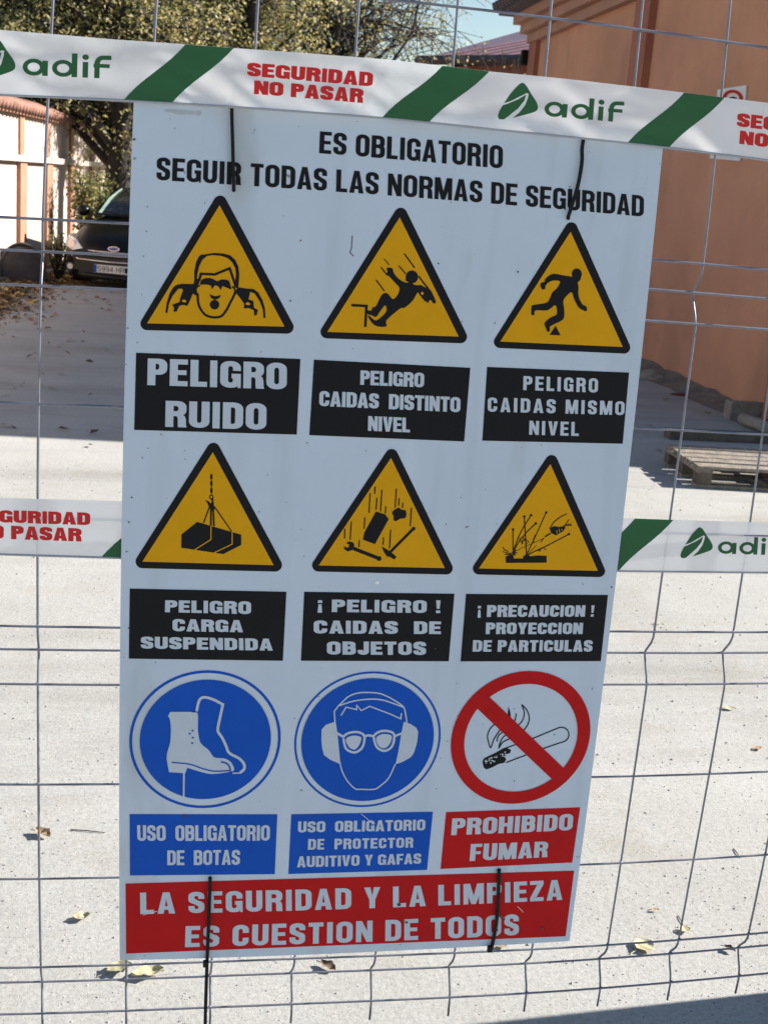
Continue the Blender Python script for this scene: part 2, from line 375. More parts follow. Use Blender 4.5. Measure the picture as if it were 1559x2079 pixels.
# near corner where the shade edge meets the wall line
den = edir.x*wd.y-edir.y*wd.x; dv = b1-e1; tt = (dv.x*wd.y-dv.y*wd.x)/den; nearc = e1+edir*tt+wd*1.15
print('sun azimuth from shade', math.degrees(atan2(edir.y, edir.x)), 'near corner', nearc, 'wall dir', wd)
corner = wall_px(1053, 400); LW = (corner-nearc).dot(wd)
zt_far = wall_px(1062, 72).z; zt_near = wall_px(1274, 5).z
print('wall len', LW, 'corner', corner, 'eave z', zt_far, zt_near)
TB = Matrix(((wd.x, -wn.x, 0, nearc.x), (wd.y, -wn.y, 0, nearc.y), (0, 0, 1, 0), (0, 0, 0, 1)))   # local: x along wall away, y into the building
def wl(px, py):                         # pixel on wall plane -> (along, height)
    P = wall_px(px, py); return ((P-nearc).dot(wd), P.z)
plaster = mat('salmon_plaster', (.58, .28, .165), .9, var=.20, vscale=.9, bump=.25, bscale=25)
mixspots(plaster, (.30, .16, .10), 1.1, .58, .14, .5, (1, 1, .5))
dplaster = mat('dark_red_plaster', (.36, .135, .085), .9, var=.2, vscale=2, bump=.2, bscale=30)
tile_dark = mat('weathered_dark_tile', (.10, .075, .085), .8, var=.4, vscale=6)
cement = mat('stained_cement', (.30, .27, .23), .95, var=.35, vscale=5, bump=.5, bscale=20)
BH = zt_near
bl = thing('plastered_building', 'salmon plastered railway building with dark red pilasters along the right side', 'building', (0, 0, 0))
DEP = 7.0
cornm = mat('cornice_plaster', (.42, .22, .15), .9, var=.2, vscale=2, bump=.2, bscale=30)
MB().box(0, LW, 0, DEP, 0, BH+.05, TB).build('wall', plaster, bl)
p2a, p2b = wl(1283, 200)[0], wl(1312, 200)[0]
MB().box(LW-.42, LW+.02, -.07, .3, .0, BH-.02, TB).build('pilaster', dplaster, bl)
MB().box(min(p2a, p2b), max(p2a, p2b), -.09, .1, .0, BH-.02, TB).build('pilaster', dplaster, bl)
MB().box(-.02, .4, -.09, .1, .0, BH-.02, TB).build('pilaster', dplaster, bl)
for k, (dz, dy) in enumerate(((-.02, .10), (.12, .2), (.26, .3))):
    MB().box(-.05-dy, LW+dy, -dy, DEP+dy, BH+dz, BH+dz+.135, TB).build('cornice_moulding', cornm, bl)
MB().box(-.5, LW+.5, -.5, DEP+.5, BH+.40, BH+.47, TB).build('eave_board', tile_dark, bl)
rm = MB(); rz = BH+.475
cx_, cy_ = LW/2, DEP/2
rm.add([TB @ Vector(p) for p in ((-.55, -.55, rz), (LW+.55, -.55, rz), (LW+.55, DEP+.55, rz), (-.55, DEP+.55, rz), (3.5, cy_, rz+1.7), (LW-3.5, cy_, rz+1.7))],
       [(0, 1, 5, 4), (1, 2, 5), (2, 3, 4, 5), (3, 0, 4)])
roof = rm.build('roof', tile_dark, bl)
tm = MB(); k = -.5
while k < LW+.5:
    tm.tube([TB @ Vector((k, -.62, rz+.02)), TB @ Vector((k, -.2, rz+.16))], .07, 8); k += .21
tm.build('roof_tile_row', tile_dark, bl, smooth=True)
MB().box(-.02, LW+.01, -.02, .01, 0, .07, TB).build('plinth', cement, bl)
# thin cable down the wall and a gutter elbow at the far corner
kx = wl(1326, 60)[0]
MB().tube([TB @ Vector((kx, -.02, BH)), TB @ Vector((kx+.02, -.025, 3.2)), TB @ Vector((kx, -.02, 2.4)), TB @ Vector((kx+.03, -.02, 1.0)), TB @ Vector((kx, -.02, .2))], .012).build('cable', M['black'], bl)
MB().box(LW+.02, LW+.16, -.16, -.02, BH-.34, BH-.12, TB).build('lamp_box', M['black'], bl)

# notice on the wall
nt_t = thing('wall_notice', 'white paper notice with a red ring on the salmon wall behind the tape', 'notice', (0, 0, 0))
paper = mat('notice_paper', (.72, .70, .66), .7, var=.08)
pq = [wall_px(1457, 182, .012), wall_px(1515, 173, .012), wall_px(1502, 327, .012), wall_px(1441, 322, .012)]
nb = MB(); nb.add([p+wn*.006 for p in pq]+[p-wn*.006 for p in pq], [(3, 2, 1, 0), (0, 1, 5, 4), (1, 2, 6, 5), (2, 3, 7, 6), (3, 0, 4, 7), (4, 5, 6, 7)]); nb.build('paper', paper, nt_t)
rg = []; N_ = 28
for r_ in (1.0, .66):
    for i in range(N_): rg.append(wall_px(1486+21*r_*cos(2*pi*i/N_), 201+19*r_*sin(2*pi*i/N_), .024))
MB().add(rg, [(i, (i+1) % N_, N_+(i+1) % N_, N_+i) for i in range(N_)]).build('red_ring', M['red'], nt_t)
dk = [wall_px(1486+10*cos(2*pi*i/12), 204+8*sin(2*pi*i/12), .024) for i in range(12)]
MB().add(dk, [tuple(range(12))]).build('dark_disc', M['black'], nt_t)

# --- far hipped building with a standing seam roof
fb = thing('far_metal_roofed_building', 'far low building with a purple standing seam metal roof, left of the salmon building', 'building', (0, 0, 0))
seam = mat('purple_metal_roof', (.20, .12, .14), .45, metal=.2, var=.2, vscale=1.5)
eL = atD(846, 122, 34); eR = atD(1075, 121, 31); apx = atD(1075, 58, 40)
pn = (eR-eL).cross(apx-eL).normalized()
if pn.z < 0: pn = -pn
rb = MB(); ex = (eR-eL).normalized(); eR2 = eR+ex*6; apx2 = apx+ex*6; bkd = Vector((ex.y*-1, ex.x, 0))
if bkd.dot(FF) < 0: bkd = -bkd
eLb = eL+bkd*14; eRb = eR2+bkd*14
rb.add([eL, eR2, apx2, apx, eLb, eRb], [(0, 1, 2, 3), (3, 4, 0), (3, 2, 5, 4)]); rb.build('roof', seam, fb)
upv = (apx-eL)
sd = (atD(1040, 76, 37.5)-atD(955, 121, 32.6)); 
inpl = pn.cross(ex).normalized()
if inpl.z < 0: inpl = -inpl
sdir = (inpl*.9+ex*.0).normalized()
LR = (apx-eL).dot(inpl); hipx = (apx-eL).dot(ex)
k = .35
while k < (eR2-eL).dot(ex)-.1:
    Lk = LR*min(1, k/max(.1, hipx)) if hipx > 0 else LR
    a = eL+ex*k; bb = a+inpl*Lk
    MB().tube([a+pn*.02, bb+pn*.02], .035, 4).build('seam', seam, fb); k += .62
wb = MB(); wz = eL.z-.12
for a, c_ in ((eL, eR2),):
    q = [a+bkd*.5+ex*.4, c_+bkd*.5, c_+bkd*13, a+bkd*13+ex*.4]
    wb.add([Vector((p.x, p.y, 0)) for p in q]+[Vector((p.x, p.y, wz)) for p in q], [(0, 1, 5, 4), (1, 2, 6, 5), (2, 3, 7, 6), (3, 0, 4, 7)])
wb.build('wall', dplaster, fb)
fa = MB(); fa.tube([eL, eR2], .12, 4); fa.build('fascia', tile_dark, fb)

# --- left boundary wall / low outbuilding with tiled lean-to roof
w0, w1 = onZ(0, 572), onZ(200, 512)
ld = (w1-w0).normalized(); ln = Vector((ld.y, -ld.x, 0))
if ln.x < 0: ln = -ln
def lw(px, py): return onPlane(px, py, w0, ln)
ztop = .5*(lw(0, 336).z+lw(200, 322).z); o_ = w0-ld*13; LL = 13+34
print('left wall eave', lw(0, 336).z, lw(200, 322).z, 'dir', ld, w0)
TL_ = Matrix(((ld.x, -ln.x, 0, o_.x), (ld.y, -ln.y, 0, o_.y), (0, 0, 1, 0), (0, 0, 0, 1)))
cream = mat('pale_pink_render', (.55, .46, .40), .9, var=.18, vscale=1.2, bump=.3, bscale=14)
orange = mat('orange_render', (.42, .22, .14), .9, var=.2, vscale=2)
terr = mat('terracotta_tile', (.34, .17, .12), .8, var=.45, vscale=3, bump=.2)
pale_t = mat('faded_terracotta', (.55, .38, .30), .85, var=.35, vscale=2.2)
lt = thing('boundary_wall', 'long sunlit cream pink wall with orange pilasters and a tiled coping at the left edge', 'wall', (0, 0, 0))
ztop2 = .5*(lw(0, 232).z+lw(200, 262).z)
MB().box(0, LL, 0, .35, 0, ztop2, TL_).build('wall', cream, lt)
def la(px, py): P = lw(px, py); return (P-o_).dot(ld)
def pil(a, c_):
    MB().box(a, c_, -.06, .1, 0, ztop-.03, TL_).build('pilaster', orange, lt)
    MB().box(a+.08, c_-.08, -.035, .1, ztop+.06, ztop2-.02, TL_).build('pilaster', orange, lt)
for (xa, xb) in ((89, 104), (137, 147)):
    a, c_ = sorted((la(xa, 450), la(xb, 450))); pil(a, min(c_, a+.42))
stp = la(140, 450)-la(95, 450)
for j in range(1, 5):
    a = la(89, 450)-stp*j
    if a > 0: pil(a, a+.42)
for j in range(1, 9):
    a = la(140, 450)+stp*j
    if a < LL-1: pil(a, a+.42)
MB().box(-.1, LL+.1, -.10, .02, ztop-.04, ztop+.05, TL_).build('ledge', cream, lt)
MB().box(-.1, LL+.1, -.08, .43, ztop2-.005, ztop2+.06, TL_).build('coping_bed', orange, lt)
cpg = MB(); k = 0
while k < LL:
    cpg.tube([TL_ @ Vector((k, -.16, ztop2+.07)), TL_ @ Vector((k, .17, ztop2+.19)), TL_ @ Vector((k, .50, ztop2+.07))], .075, 6, caps=True); k += .2
cpg.build('coping_tiles', terr, lt, smooth=True, kind='stuff')
# stretch of yard wall that closes the view behind the trees
bw = MB()
q0 = o_+ld*(LL-.5); q1 = atD(870, 400, 35); q1.z = 0
dd = (q1-q0); dn = dd.normalized(); nn = Vector((-dn.y, dn.x, 0))*.12
bw.add([q0-nn, q1-nn, q1+nn, q0+nn]+[p+Vector((0, 0, 1.9)) for p in (q0-nn, q1-nn, q1+nn, q0+nn)], [(0, 1, 5, 4), (1, 2, 6, 5), (2, 3, 7, 6), (3, 0, 4, 7), (4, 5, 6, 7)])
bwo = bw.build('yard_wall', cream, label='long pale rendered wall closing the far end of the yard behind the trees', category='wall')

# unseen pillar added out of frame right so its shade crosses the lower right corner
gs0, gs1 = onZ(1130, 2079), onZ(1559, 2001); gd = (gs1-gs0).normalized()
print('near shade azimuth', math.degrees(atan2(gd.y, gd.x)), gs0, gs1)

# ================================================================== TREES
def leafmat(name, col, tr=.42):
    m, n, l, b = newmat(name)
    b.inputs['Roughness'].default_value = .55; b.inputs['Base Color'].default_value = (*col, 1); b.inputs['Specular IOR Level'].default_value = .35
    t = n.new('ShaderNodeBsdfTranslucent'); t.inputs[0].default_value = (*col, 1)
    mx = n.new('ShaderNodeMixShader'); mx.inputs[0].default_value = tr
    l.new(b.outputs[0], mx.inputs[1]); l.new(t.outputs[0], mx.inputs[2]); l.new(mx.outputs[0], n['Material Output'].inputs[0]); return m
LM = [leafmat('leaf_gold', (.48, .39, .15)), leafmat('leaf_olive', (.31, .30, .11)), leafmat('leaf_dark', (.16, .18, .065)), leafmat('leaf_straw', (.60, .52, .32))]
bark = mat('tree_bark', (.050, .040, .034), .95, var=.45, vscale=6, bump=1, bscale=18)
def leaf_faces(mb, p, size, rnd, droop=.3):
    d = Vector((rnd.uniform(-1, 1), rnd.uniform(-1, 1), rnd.uniform(-1, .6))).normalized()
    s_ = d.cross(Vector((rnd.uniform(-1, 1), rnd.uniform(-1, 1), rnd.uniform(-1, 1)))).normalized()
    L = size*rnd.uniform(.7, 1.35); wv = s_*L*.23
    k = len(mb.v)
    mb.v += [tuple(p), tuple(p+d*L*.5+wv), tuple(p+d*L), tuple(p+d*L*.5-wv)]; mb.f.append((k, k+1, k+2, k+3))
    r = rnd.random(); mb.mi.append(0 if r < .40 else 1 if r < .72 else 2 if r < .88 else 3)
def tree(name, label, base, height, trunk_r, crown_c, crown_r, nbranch=26, ntwig=9, leaves=12, size=.10, seed=1, lean=(0, 0), group=None, tips=.5):
    rnd = random.Random(seed); t = thing(name, label, 'tree', base, 0, group); base = Vector(base)
    tr = MB(); cr = MB()
    top = Vector((lean[0], lean[1], height)); pts = []; N = 9
    for i in range(N+1):
        u = i/N; pts.append(Vector((top.x*u+.06*sin(u*7+seed), top.y*u+.06*cos(u*5+seed), top.z*u)))
    tr.tube(pts, [trunk_r*(1-.72*i/N)*(1.35 if i == 0 else 1) for i in range(N+1)], 9)
    cc = Vector(crown_c); R3 = Vector(crown_r)
    for b_ in range(nbranch):
        u = rnd.uniform(.30, 1); i = int(u*N*.999); p0 = pts[i].lerp(pts[i+1], u*N-i)
        while True:
            q = Vector((rnd.uniform(-1, 1), rnd.uniform(-1, 1), rnd.uniform(-1, 1)))
            if .35 < q.length < 1: break
        tgt = cc+Vector((q.x*R3.x, q.y*R3.y, q.z*R3.z)); L = (tgt-p0).length
        mid = p0.lerp(tgt, .5)+Vector((rnd.uniform(-.1, .1)*L, rnd.uniform(-.1, .1)*L, .12*L))
        bp_ = [p0, p0.lerp(mid, .55)+Vector((0, 0, .04*L)), mid, mid.lerp(tgt, .55)+Vector((rnd.uniform(-.05, .05)*L, 0, .02*L)), tgt]
        tr.tube(bp_, [trunk_r*.30, trunk_r*.22, trunk_r*.15, trunk_r*.09, trunk_r*.04], 5, caps=False)
        for j in range(ntwig):
            v = rnd.uniform(.25, 1); ii = int(v*4*.999); s0 = bp_[ii].lerp(bp_[ii+1], v*4-ii)
            dr = Vector((rnd.gauss(0, 1), rnd.gauss(0, 1), rnd.gauss(.05, .8))).normalized(); tl = rnd.uniform(.5, 1.25)*tips*2
            m1 = s0+dr*tl*.5+Vector((rnd.uniform(-.1, .1), 0, rnd.uniform(-.05, .1))); m2 = s0+dr*tl+Vector((0, 0, -.18*tl))
            tr.tube([s0, m1, m2], [.013, .009, .005], 3, caps=False)
            for _ in range(leaves):
                vv = rnd.random(); pp = (s0.lerp(m1, vv*2) if vv < .5 else m1.lerp(m2, vv*2-1))+Vector((rnd.gauss(0, .09), rnd.gauss(0, .09), rnd.gauss(0, .09)))
                leaf_faces(cr, pp, size, rnd)
    tr.build('trunk', bark, t, smooth=True); cr.build('crown', LM, t)
    return t
def gpos(px, D):                        # ground point under pixel column px at depth D
    P = atD(px, 500, D); return Vector((P.x, P.y, 0))
G1 = 'autumn trees at the far end of the yard'
def rel(P, px, py, D): return atD(px, py, D)-P
B = gpos(230, 22.0)
tree('street_tree', 'thick trunked autumn tree rising directly behind the parked black car', B, 4.6, .30, rel(B, 150, 95, 22), (2.9, 2.2, 1.75), 74, 16, 24, .082, 11, (.1, .2), G1)
B = gpos(470, 25)
tree('street_tree', 'golden leafed tree whose crown shows above the tape over the left half of the sign', B, 5.5, .24, rel(B, 450, 0, 25), (3.0, 2.0, 1.9), 56, 15, 24, .086, 23, (.3, 0), G1)
B = gpos(640, 29)
tree('street_tree', 'thin branched autumn tree reaching rightwards into the open sky', B, 6, .20, rel(B, 680, -10, 29), (3.5, 2.2, 2.1), 60, 13, 10, .088, 37, (.3, 0), G1, tips=.95)
B = gpos(20, 24)
tree('street_tree', 'autumn tree overhanging the tiled wall coping at the left edge', B, 4.8, .22, rel(B, -30, 110, 22), (3.0, 2.0, 1.9), 54, 15, 22, .084, 41, (0, 0), G1)
B = gpos(330, 34)
tree('street_tree', 'dense olive tree standing farthest back behind the other crowns', B, 6.5, .3, rel(B, 260, 40, 34), (6.2, 2.2, 2.9), 90, 16, 22, .13, 53, (0, 0), G1, tips=.8)
B = gpos(930, 24)
# bare twiggy shrub in front of the far roof
def shrub(name, label, base, h, r, nst, leaves, size, seed, mats=None):
    rnd = random.Random(seed); t = thing(name, label, 'shrub', base); st = MB(); cr = MB()
    for _ in range(nst):
        a = rnd.uniform(0, 2*pi); rr = rnd.uniform(.2, 1)*r; tip = Vector((cos(a)*rr, sin(a)*rr, h*rnd.uniform(.55, 1)))
        p0 = Vector((cos(a)*.08*r, sin(a)*.08*r, 0)); m = p0.lerp(tip, .5)+Vector((rnd.gauss(0, .06), rnd.gauss(0, .06), .08*h))
        st.tube([p0, m, tip], [.02, .012, .005], 4, caps=False)
        for _ in range(leaves):
            v = rnd.uniform(.15, 1); pp = (p0.lerp(m, v*2) if v < .5 else m.lerp(tip, v*2-1))+Vector((rnd.gauss(0, .08), rnd.gauss(0, .08), rnd.gauss(0, .08)))*(r*.9+.2)
            leaf_faces(cr, pp, size, rnd)
    st.build('stems', bark, t, smooth=True)
    if cr.f: cr.build('foliage', mats or [LM[1], LM[2], LM[2], LM[0]], t)
    return t
shrub('ivy_bush', 'dense green bush between the pink wall and the tree trunk', gpos(186, 21.2), 1.75, .42, 50, 60, .085, 5)
shrub('wall_weed', 'scraggly weed clump at the foot of the wall beside the car headlight', gpos(119, 18.8), .75, .28, 30, 22, .05, 6, [LM[1], LM[1], LM[2], LM[3]])
shrub('bare_shrub', 'leafless twiggy shrub in front of the far purple roof', atD(1035, 200, 24)*1 - Vector((0, 0, atD(1035, 200, 24).z)), atD(1035, 105, 24).z, .8, 90, 1, .07, 8, [LM[0], LM[0], LM[3], LM[3]])

# ================================================================== CAR
def make_car(px, D, yaw):
    base = gpos(px, D)
    toC = (CAM-base); toC.z = 0; toC.normalize(); ang = atan2(toC.y, toC.x)+yaw
    t = thing('parked_car', 'dusty black hatchback parked nose to the camera by the left wall', 'car', base, ang)
    paint = mat('dusty_black_paint', (.007, .007, .008), .3, spec=.18); paint.node_tree.nodes['Principled BSDF'].inputs['Coat Weight'].default_value = .05
    mixspots(paint, (.07, .06, .045), 5, .52, .25, .35); glass = mat('dark_glass', (.012, .014, .014), .06, spec=.8)
    mixspots(glass, (.12, .11, .08), 16, .56, .12, .5)
    trim = mat('black_trim', (.01, .01, .011), .5); chrome = mat('chrome', (.75, .75, .76), .15, metal=1)
    lamp = mat('headlamp_lens', (.72, .71, .68), .15, spec=.9); lamp2 = mat('headlamp_inner', (.75, .75, .75), .2, metal=.8)
    # body cross-sections from nose (x=0) to tail (x=-3.95): halfwidth, zlow, zbelt, ztop(centre)
    secs = [(0.0, .50, .22, .42, .47), (-.05, .64, .17, .52, .59), (-.16, .75, .16, .60, .70), (-.34, .81, .16, .69, .79), (-.62, .845, .17, .78, .89), (-1.05, .86, .18, .88, 1.0),
            (-1.5, .86, .18, .90, 1.02), (-2.3, .86, .18, .93, 1.03), (-3.2, .85, .2, .97, 1.04), (-3.7, .80, .25, .99, 1.04), (-3.92, .70, .34, .92, .98)]
    V = []; Fc = []; K = 13
    for x, hw, zl, zb, zt in secs:
        prof = [(0, zt), (.45*hw, zt-.01), (.75*hw, zt-.03), (.93*hw, zb), (hw, zb-.13), (hw*1.0, zl+.28), (hw*.97, zl+.1), (hw*.86, zl), (0, zl-.0)]
        full = prof+[(-a, z) for a, z in prof[-2:0:-1]]; K = len(full)
        V += [(x, a, z) for a, z in full]
    for i in range(len(secs)-1): Fc += [(i*K+k, i*K+(k+1) % K, (i+1)*K+(k+1) % K, (i+1)*K+k) for k in range(K)]
    Fc += [tuple(range(K))[::-1], tuple((len(secs)-1)*K+k for k in range(K))]
    o = link('body', mesh('body', V, Fc, True), paint, t); sb = o.modifiers.new('s', 'SUBSURF'); sb.levels = 2; sb.render_levels = 2
    # greenhouse
    gs = [(-.98, .70, .98, .99), (-1.35, .66, .99, 1.22), (-1.72, .60, .99, 1.40), (-2.2, .58, 1.0, 1.45), (-3.0, .57, 1.0, 1.43), (-3.45, .55, 1.0, 1.33), (-3.8, .60, 1.0, 1.04)]
    V = []; Fc = []
    for x, hw, zb, zt in gs:
        wb_ = .74
        prof = [(0, zt), (hw*.8, zt-.012), (hw, zt-.06 if zt > 1.1 else zt-.01), (wb_, zb)]
        full = prof+[(-a, z) for a, z in prof[::-1][:-1]]; K = len(full); V += [(x, a, z) for a, z in full]
    for i in range(len(gs)-1): Fc += [(i*K+k, i*K+k+1, (i+1)*K+k+1, (i+1)*K+k) for k in range(K-1)]
    me = mesh('roof', V, Fc, True); me.materials.append(paint); o = link('roof', me, None, t); sb = o.modifiers.new('s', 'SUBSURF'); sb.levels = 2; sb.render_levels = 2
    def face(name, pts, m, th=.012):
        mb = MB(); n_ = len(pts); P = [Vector(p) for p in pts]; nrm = (P[1]-P[0]).cross(P[2]-P[0]).normalized()
        if nrm.x < 0: nrm = -nrm
        mb.add(P+[p-nrm*th for p in P], [tuple(range(n_)), tuple(range(n_, 2*n_))[::-1]]+[(i, n_+i, n_+(i+1) % n_, (i+1) % n_) for i in range(n_)])
        return mb.build(name, m, t)
    face('windscreen', [(-.955, .62, 1.005), (-1.30, .585, 1.225), (-1.66, .50, 1.395), (-1.66, -.50, 1.395), (-1.30, -.585, 1.225), (-.955, -.62, 1.005)][::-1], glass)
    strip = mat('screen_reflection_strip', (.55, .75, .62), .15, spec=.9)  # sun glare on the glass edge, painted as a pale green strip
    face('windscreen_glare', [(-.975, -.615, 1.018), (-.975, -.565, 1.022), (-1.30, -.525, 1.243), (-1.60, -.47, 1.385), (-1.60, -.50, 1.38), (-1.30, -.578, 1.236)], strip, .004)
    for s in (1, -1):
        mb = MB(); mb.add([(-1.15, s*.735, 1.01), (-1.62, s*.635, 1.33), (-3.1, s*.62, 1.36), (-3.35, s*.735, 1.03)], [(0, 1, 2, 3)]); mb.build('side_window', glass, t)
        # headlight: swept-back wedge wrapping the wing
        hl = MB(); pts = [(-.07, s*.46, .535), (-.10, s*.62, .50), (-.26, s*.80, .545), (-.55, s*.866, .69), (-.42, s*.80, .715), (-.20, s*.62, .655)]
        hv = [Vector(p)+Vector((.05, s*.02, .0)) for p in pts]; hl.add(hv+[Vector(p)-Vector((.12, 0, 0)) for p in pts], [tuple(range(6)), tuple(range(6, 12))[::-1]]+[(i, 6+i, 6+(i+1) % 6, (i+1) % 6) for i in range(6)])
        h = hl.build('headlight', lamp, t, bevel=.008)
        MB().tube([(-.26, s*.66, .585), (-.10, s*.68, .585)], .055, 12).build('bulb', lamp2, h)
        MB().box(-.10, .03, s*.62-.10, s*.62+.10, .22, .32).build('fog_light', trim, t, bevel=.02)
        fg = MB(); fg.tube([(-.06, s*.64, .275), (.045, s*.64, .275)], .042, 12); fg.build('fog_lamp', lamp, t)
        mm = MB(); mm.tube([(-1.22, s*.86, 1.0), (-1.20, s*.90, 1.02), (-1.19, s*.97, 1.03), (-1.19, s*1.03, 1.02)], [.05, .085, .09, .04], 9); mm.build('mirror', paint, t, smooth=True)
        for x in (-.78, -3.22):
            wm = MB(); wm.tube([(x, s*.86, .30), (x, s*.845, .30), (x, s*.66, .30)], [.28, .31, .31], 24); wh = wm.build('tyre', trim, t)
            wr = MB(); wr.tube([(x, s*.868, .30), (x, s*.84, .30)], [.17, .2], 20); wr.build('rim', mat('alloy', (.4, .4, .41), .3, metal=.9) if 'alloy' not in bpy.data.materials else bpy.data.materials['alloy'], wh)
    # grille, bumper, plate, badge
    gx = .055
    face('upper_grille', [(gx-.02, -.46, .465), (gx-.02, .46, .465), (gx-.08, .52, .525), (gx-.08, -.52, .525)], trim)
    gr = MB()
    for z_ in (.465, .515): gr.tube([(-.06, .50, z_), (.045, .25, z_), (.06, 0, z_), (.045, -.25, z_), (-.06, -.50, z_)], .008, 6)
    gr.build('chrome_bar', chrome, t, smooth=True)
    face('lower_grille', [(.058, -.50, .20), (.058, .50, .20), (.062, .60, .43), (.062, -.60, .43)], trim, .06)
    cb = MB(); cb.tube([(.02, .62, .425), (.075, .50, .39), (.08, 0, .38), (.075, -.50, .39), (.02, -.62, .425)], .009, 6); cb.build('chrome_bar', chrome, t, smooth=True)
    bm = MB(); bm.tube([(-.35, .80, .21), (-.08, .66, .175), (.07, .35, .165), (.08, 0, .165), (.07, -.35, .165), (-.08, -.66, .175), (-.35, -.80, .21)], .045, 8); bm.build('bumper_lip', paint, t, smooth=True)
    pl = MB(); pl.box(.075, .09, -.26, .26, .225, .335); plate = pl.build('licence_plate', mat('plate_white', (.72, .72, .70), .4), t)
    MB().box(.0905, .0925, -.258, -.222, .228, .332).build('blue_band', M['blue'], plate)
    txt = '5994 HRK'; polys = []
    q = [(-.205, .318), (.245, .318), (.245, .242), (-.205, .242)]
    polys = text_polys(txt, q, .20, .12, .22)
    v_, f_ = union(polys); me = mesh('lettering', [(.0935, a, c_) for a, c_ in v_], f_); link('lettering', me, M['black'], plate, kind='stuff')
    bd = MB(); bd.add([(.02+.012, .085*cos(2*pi*i/20), .565+.034*sin(2*pi*i/20)) for i in range(20)]+[(-.03, .085*cos(2*pi*i/20), .565+.034*sin(2*pi*i/20)) for i in range(20)],
                      [tuple(range(20))]+[(i, 20+i, 20+(i+1) % 20, (i+1) % 20) for i in range(20)])
    bdo = bd.build('badge', chrome, t)
    MB().add([(.036, .074*cos(2*pi*i/20), .565+.026*sin(2*pi*i/20)) for i in range(20)], [tuple(range(20))]).build('blue_oval', mat('badge_blue', (.05, .12, .35), .3), bdo)
    for s in (-1, 1):
        MB().tube([(-.95, s*.1, 1.01), (-1.02, s*.55, 1.05)], .008, 5).build('wiper', trim, t)
    return t
make_car(233, 18.0, radians(-20))

# ================================================================== MESH FENCE
SX, SZ, FZ, FD = .1*S, .1198*S, .0331*S, .0179*S
ZA = H+.1843*S                          # height of the row above the upper tape
straight = []; z = ZA+2*FZ+2*SZ; rows = []     # (z, is_fold_middle)
z = ZA
rows = [(ZA+SZ, 0), (ZA+2*SZ, 0), (ZA, 0), (ZA-SZ, 0)]
z = ZA-2*SZ
for f in range(3):
    rows += [(z, 0), (z-FZ, 1), (z-2*FZ, 0)]
    z -= 2*FZ
    if f < 2: rows += [(z-SZ, 0), (z-2*SZ, 0)]; z -= 3*SZ
# note: between folds there are two straight cells plus the next fold row
rows = [(ZA+2*SZ, 0), (ZA+SZ, 0), (ZA, 0), (ZA-SZ, 0)]
z = ZA-2*SZ
for f in range(3):
    rows += [(z, 0), (z-FZ, 1), (z-2*FZ, 0)]; z -= 2*FZ
    if f == 0: rows += [(z-SZ, 0), (z-2*SZ, 0)]; z -= 3*SZ
    if f == 1: rows += [(z-SZ, 0), (z-2*SZ, 0)]; z -= 3*SZ
ZBOT = rows[-1][0]-.045; ZTOP = rows[0][0]+.03
folds = [r[0] for r in rows if r[1]]
fence = thing('mesh_fence', 'galvanised wire mesh site fence panel with folded rows, carrying the safety sign and tapes', 'fence', (0, 0, 0))
rnd = random.Random(3)
def wob(x, z): return .004*sin(2.1*x+1.3*z)+.003*sin(5.3*x-2*z)
for j in range(-3, 13):
    x = j*SX; pts = [(x, 0, ZTOP)]
    for fz in folds:
        pts += [(x, 0, fz+FZ*1.05), (x, .0, fz+FZ*.78), (x, FD*.25, fz+FZ*.50), (x, FD*.93, fz+FZ*.08), (x, FD, fz-FZ*.05), (x, FD*.72, fz-FZ*.35), (x, FD*.25, fz-FZ*.75), (x, 0, fz-FZ*1.15)]
    pts.append((x, 0, ZBOT)); fine = []
    for a, c in zip(pts, pts[1:]):
        a, c = Vector(a), Vector(c); k = max(1, int((a-c).length/.06))
        fine += [a.lerp(c, i/k) for i in range(k)]
    fine.append(Vector(pts[-1]))
    ph = rnd.uniform(0, 6)
    P = [W(Vector((p.x+.0012*sin(p.z*5+ph), p.y+wob(p.x, p.z), p.z))) for p in fine]
    MB().tube(P, .0021, 6).build('vertical_wire', M['wire'], fence, smooth=True)
for (zr, mid) in rows:
    P = [W(Vector((x, (FD if mid else 0)-.0042+wob(x, zr), zr))) for x in [(-3.3+i*.25)*SX for i in range(64)]]
    MB().tube(P, .0021, 6).build('horizontal_wire', M['wire'], fence, smooth=True)
wl_ = MB()
for (zr, mid) in rows:
    for j in range(-3, 13):
        c_ = W(Vector((j*SX, (FD if mid else 0)-.002+wob(j*SX, zr), zr))); r_ = rnd.uniform(.0028, .0036)
        wl_.tube([c_+Vector((-r_, 0, 0)), c_, c_+Vector((r_, 0, 0))], [r_*.5, r_, r_*.5], 6)
wl_.build('welds', M['wire'], fence, smooth=True, kind='stuff')
for x in (-3.4*SX, 12.5*SX):
    a = W(Vector((x, 0, 1.8))); MB().tube([(a.x, 0, .02), (a.x, 0, ZTOP+.06)], .021, 12).build('post', M['wire'], fence, smooth=True)
conc = mat('fence_foot_concrete', (.36, .35, .33), .95, var=.2, vscale=8, bump=.5, bscale=40)
for k, x in enumerate((-3.4*SX, 12.5*SX)):
    a = W(Vector((x, 0, 1.8))); MB().box(a.x-.12, a.x+.12, -.25, .25, 0, .13).build('fence_foot', conc, bevel=.012,
        label=('grey concrete foot under the left fence post', 'grey concrete foot under the right fence post')[k], category='fence foot', group='concrete feet of the site fence')

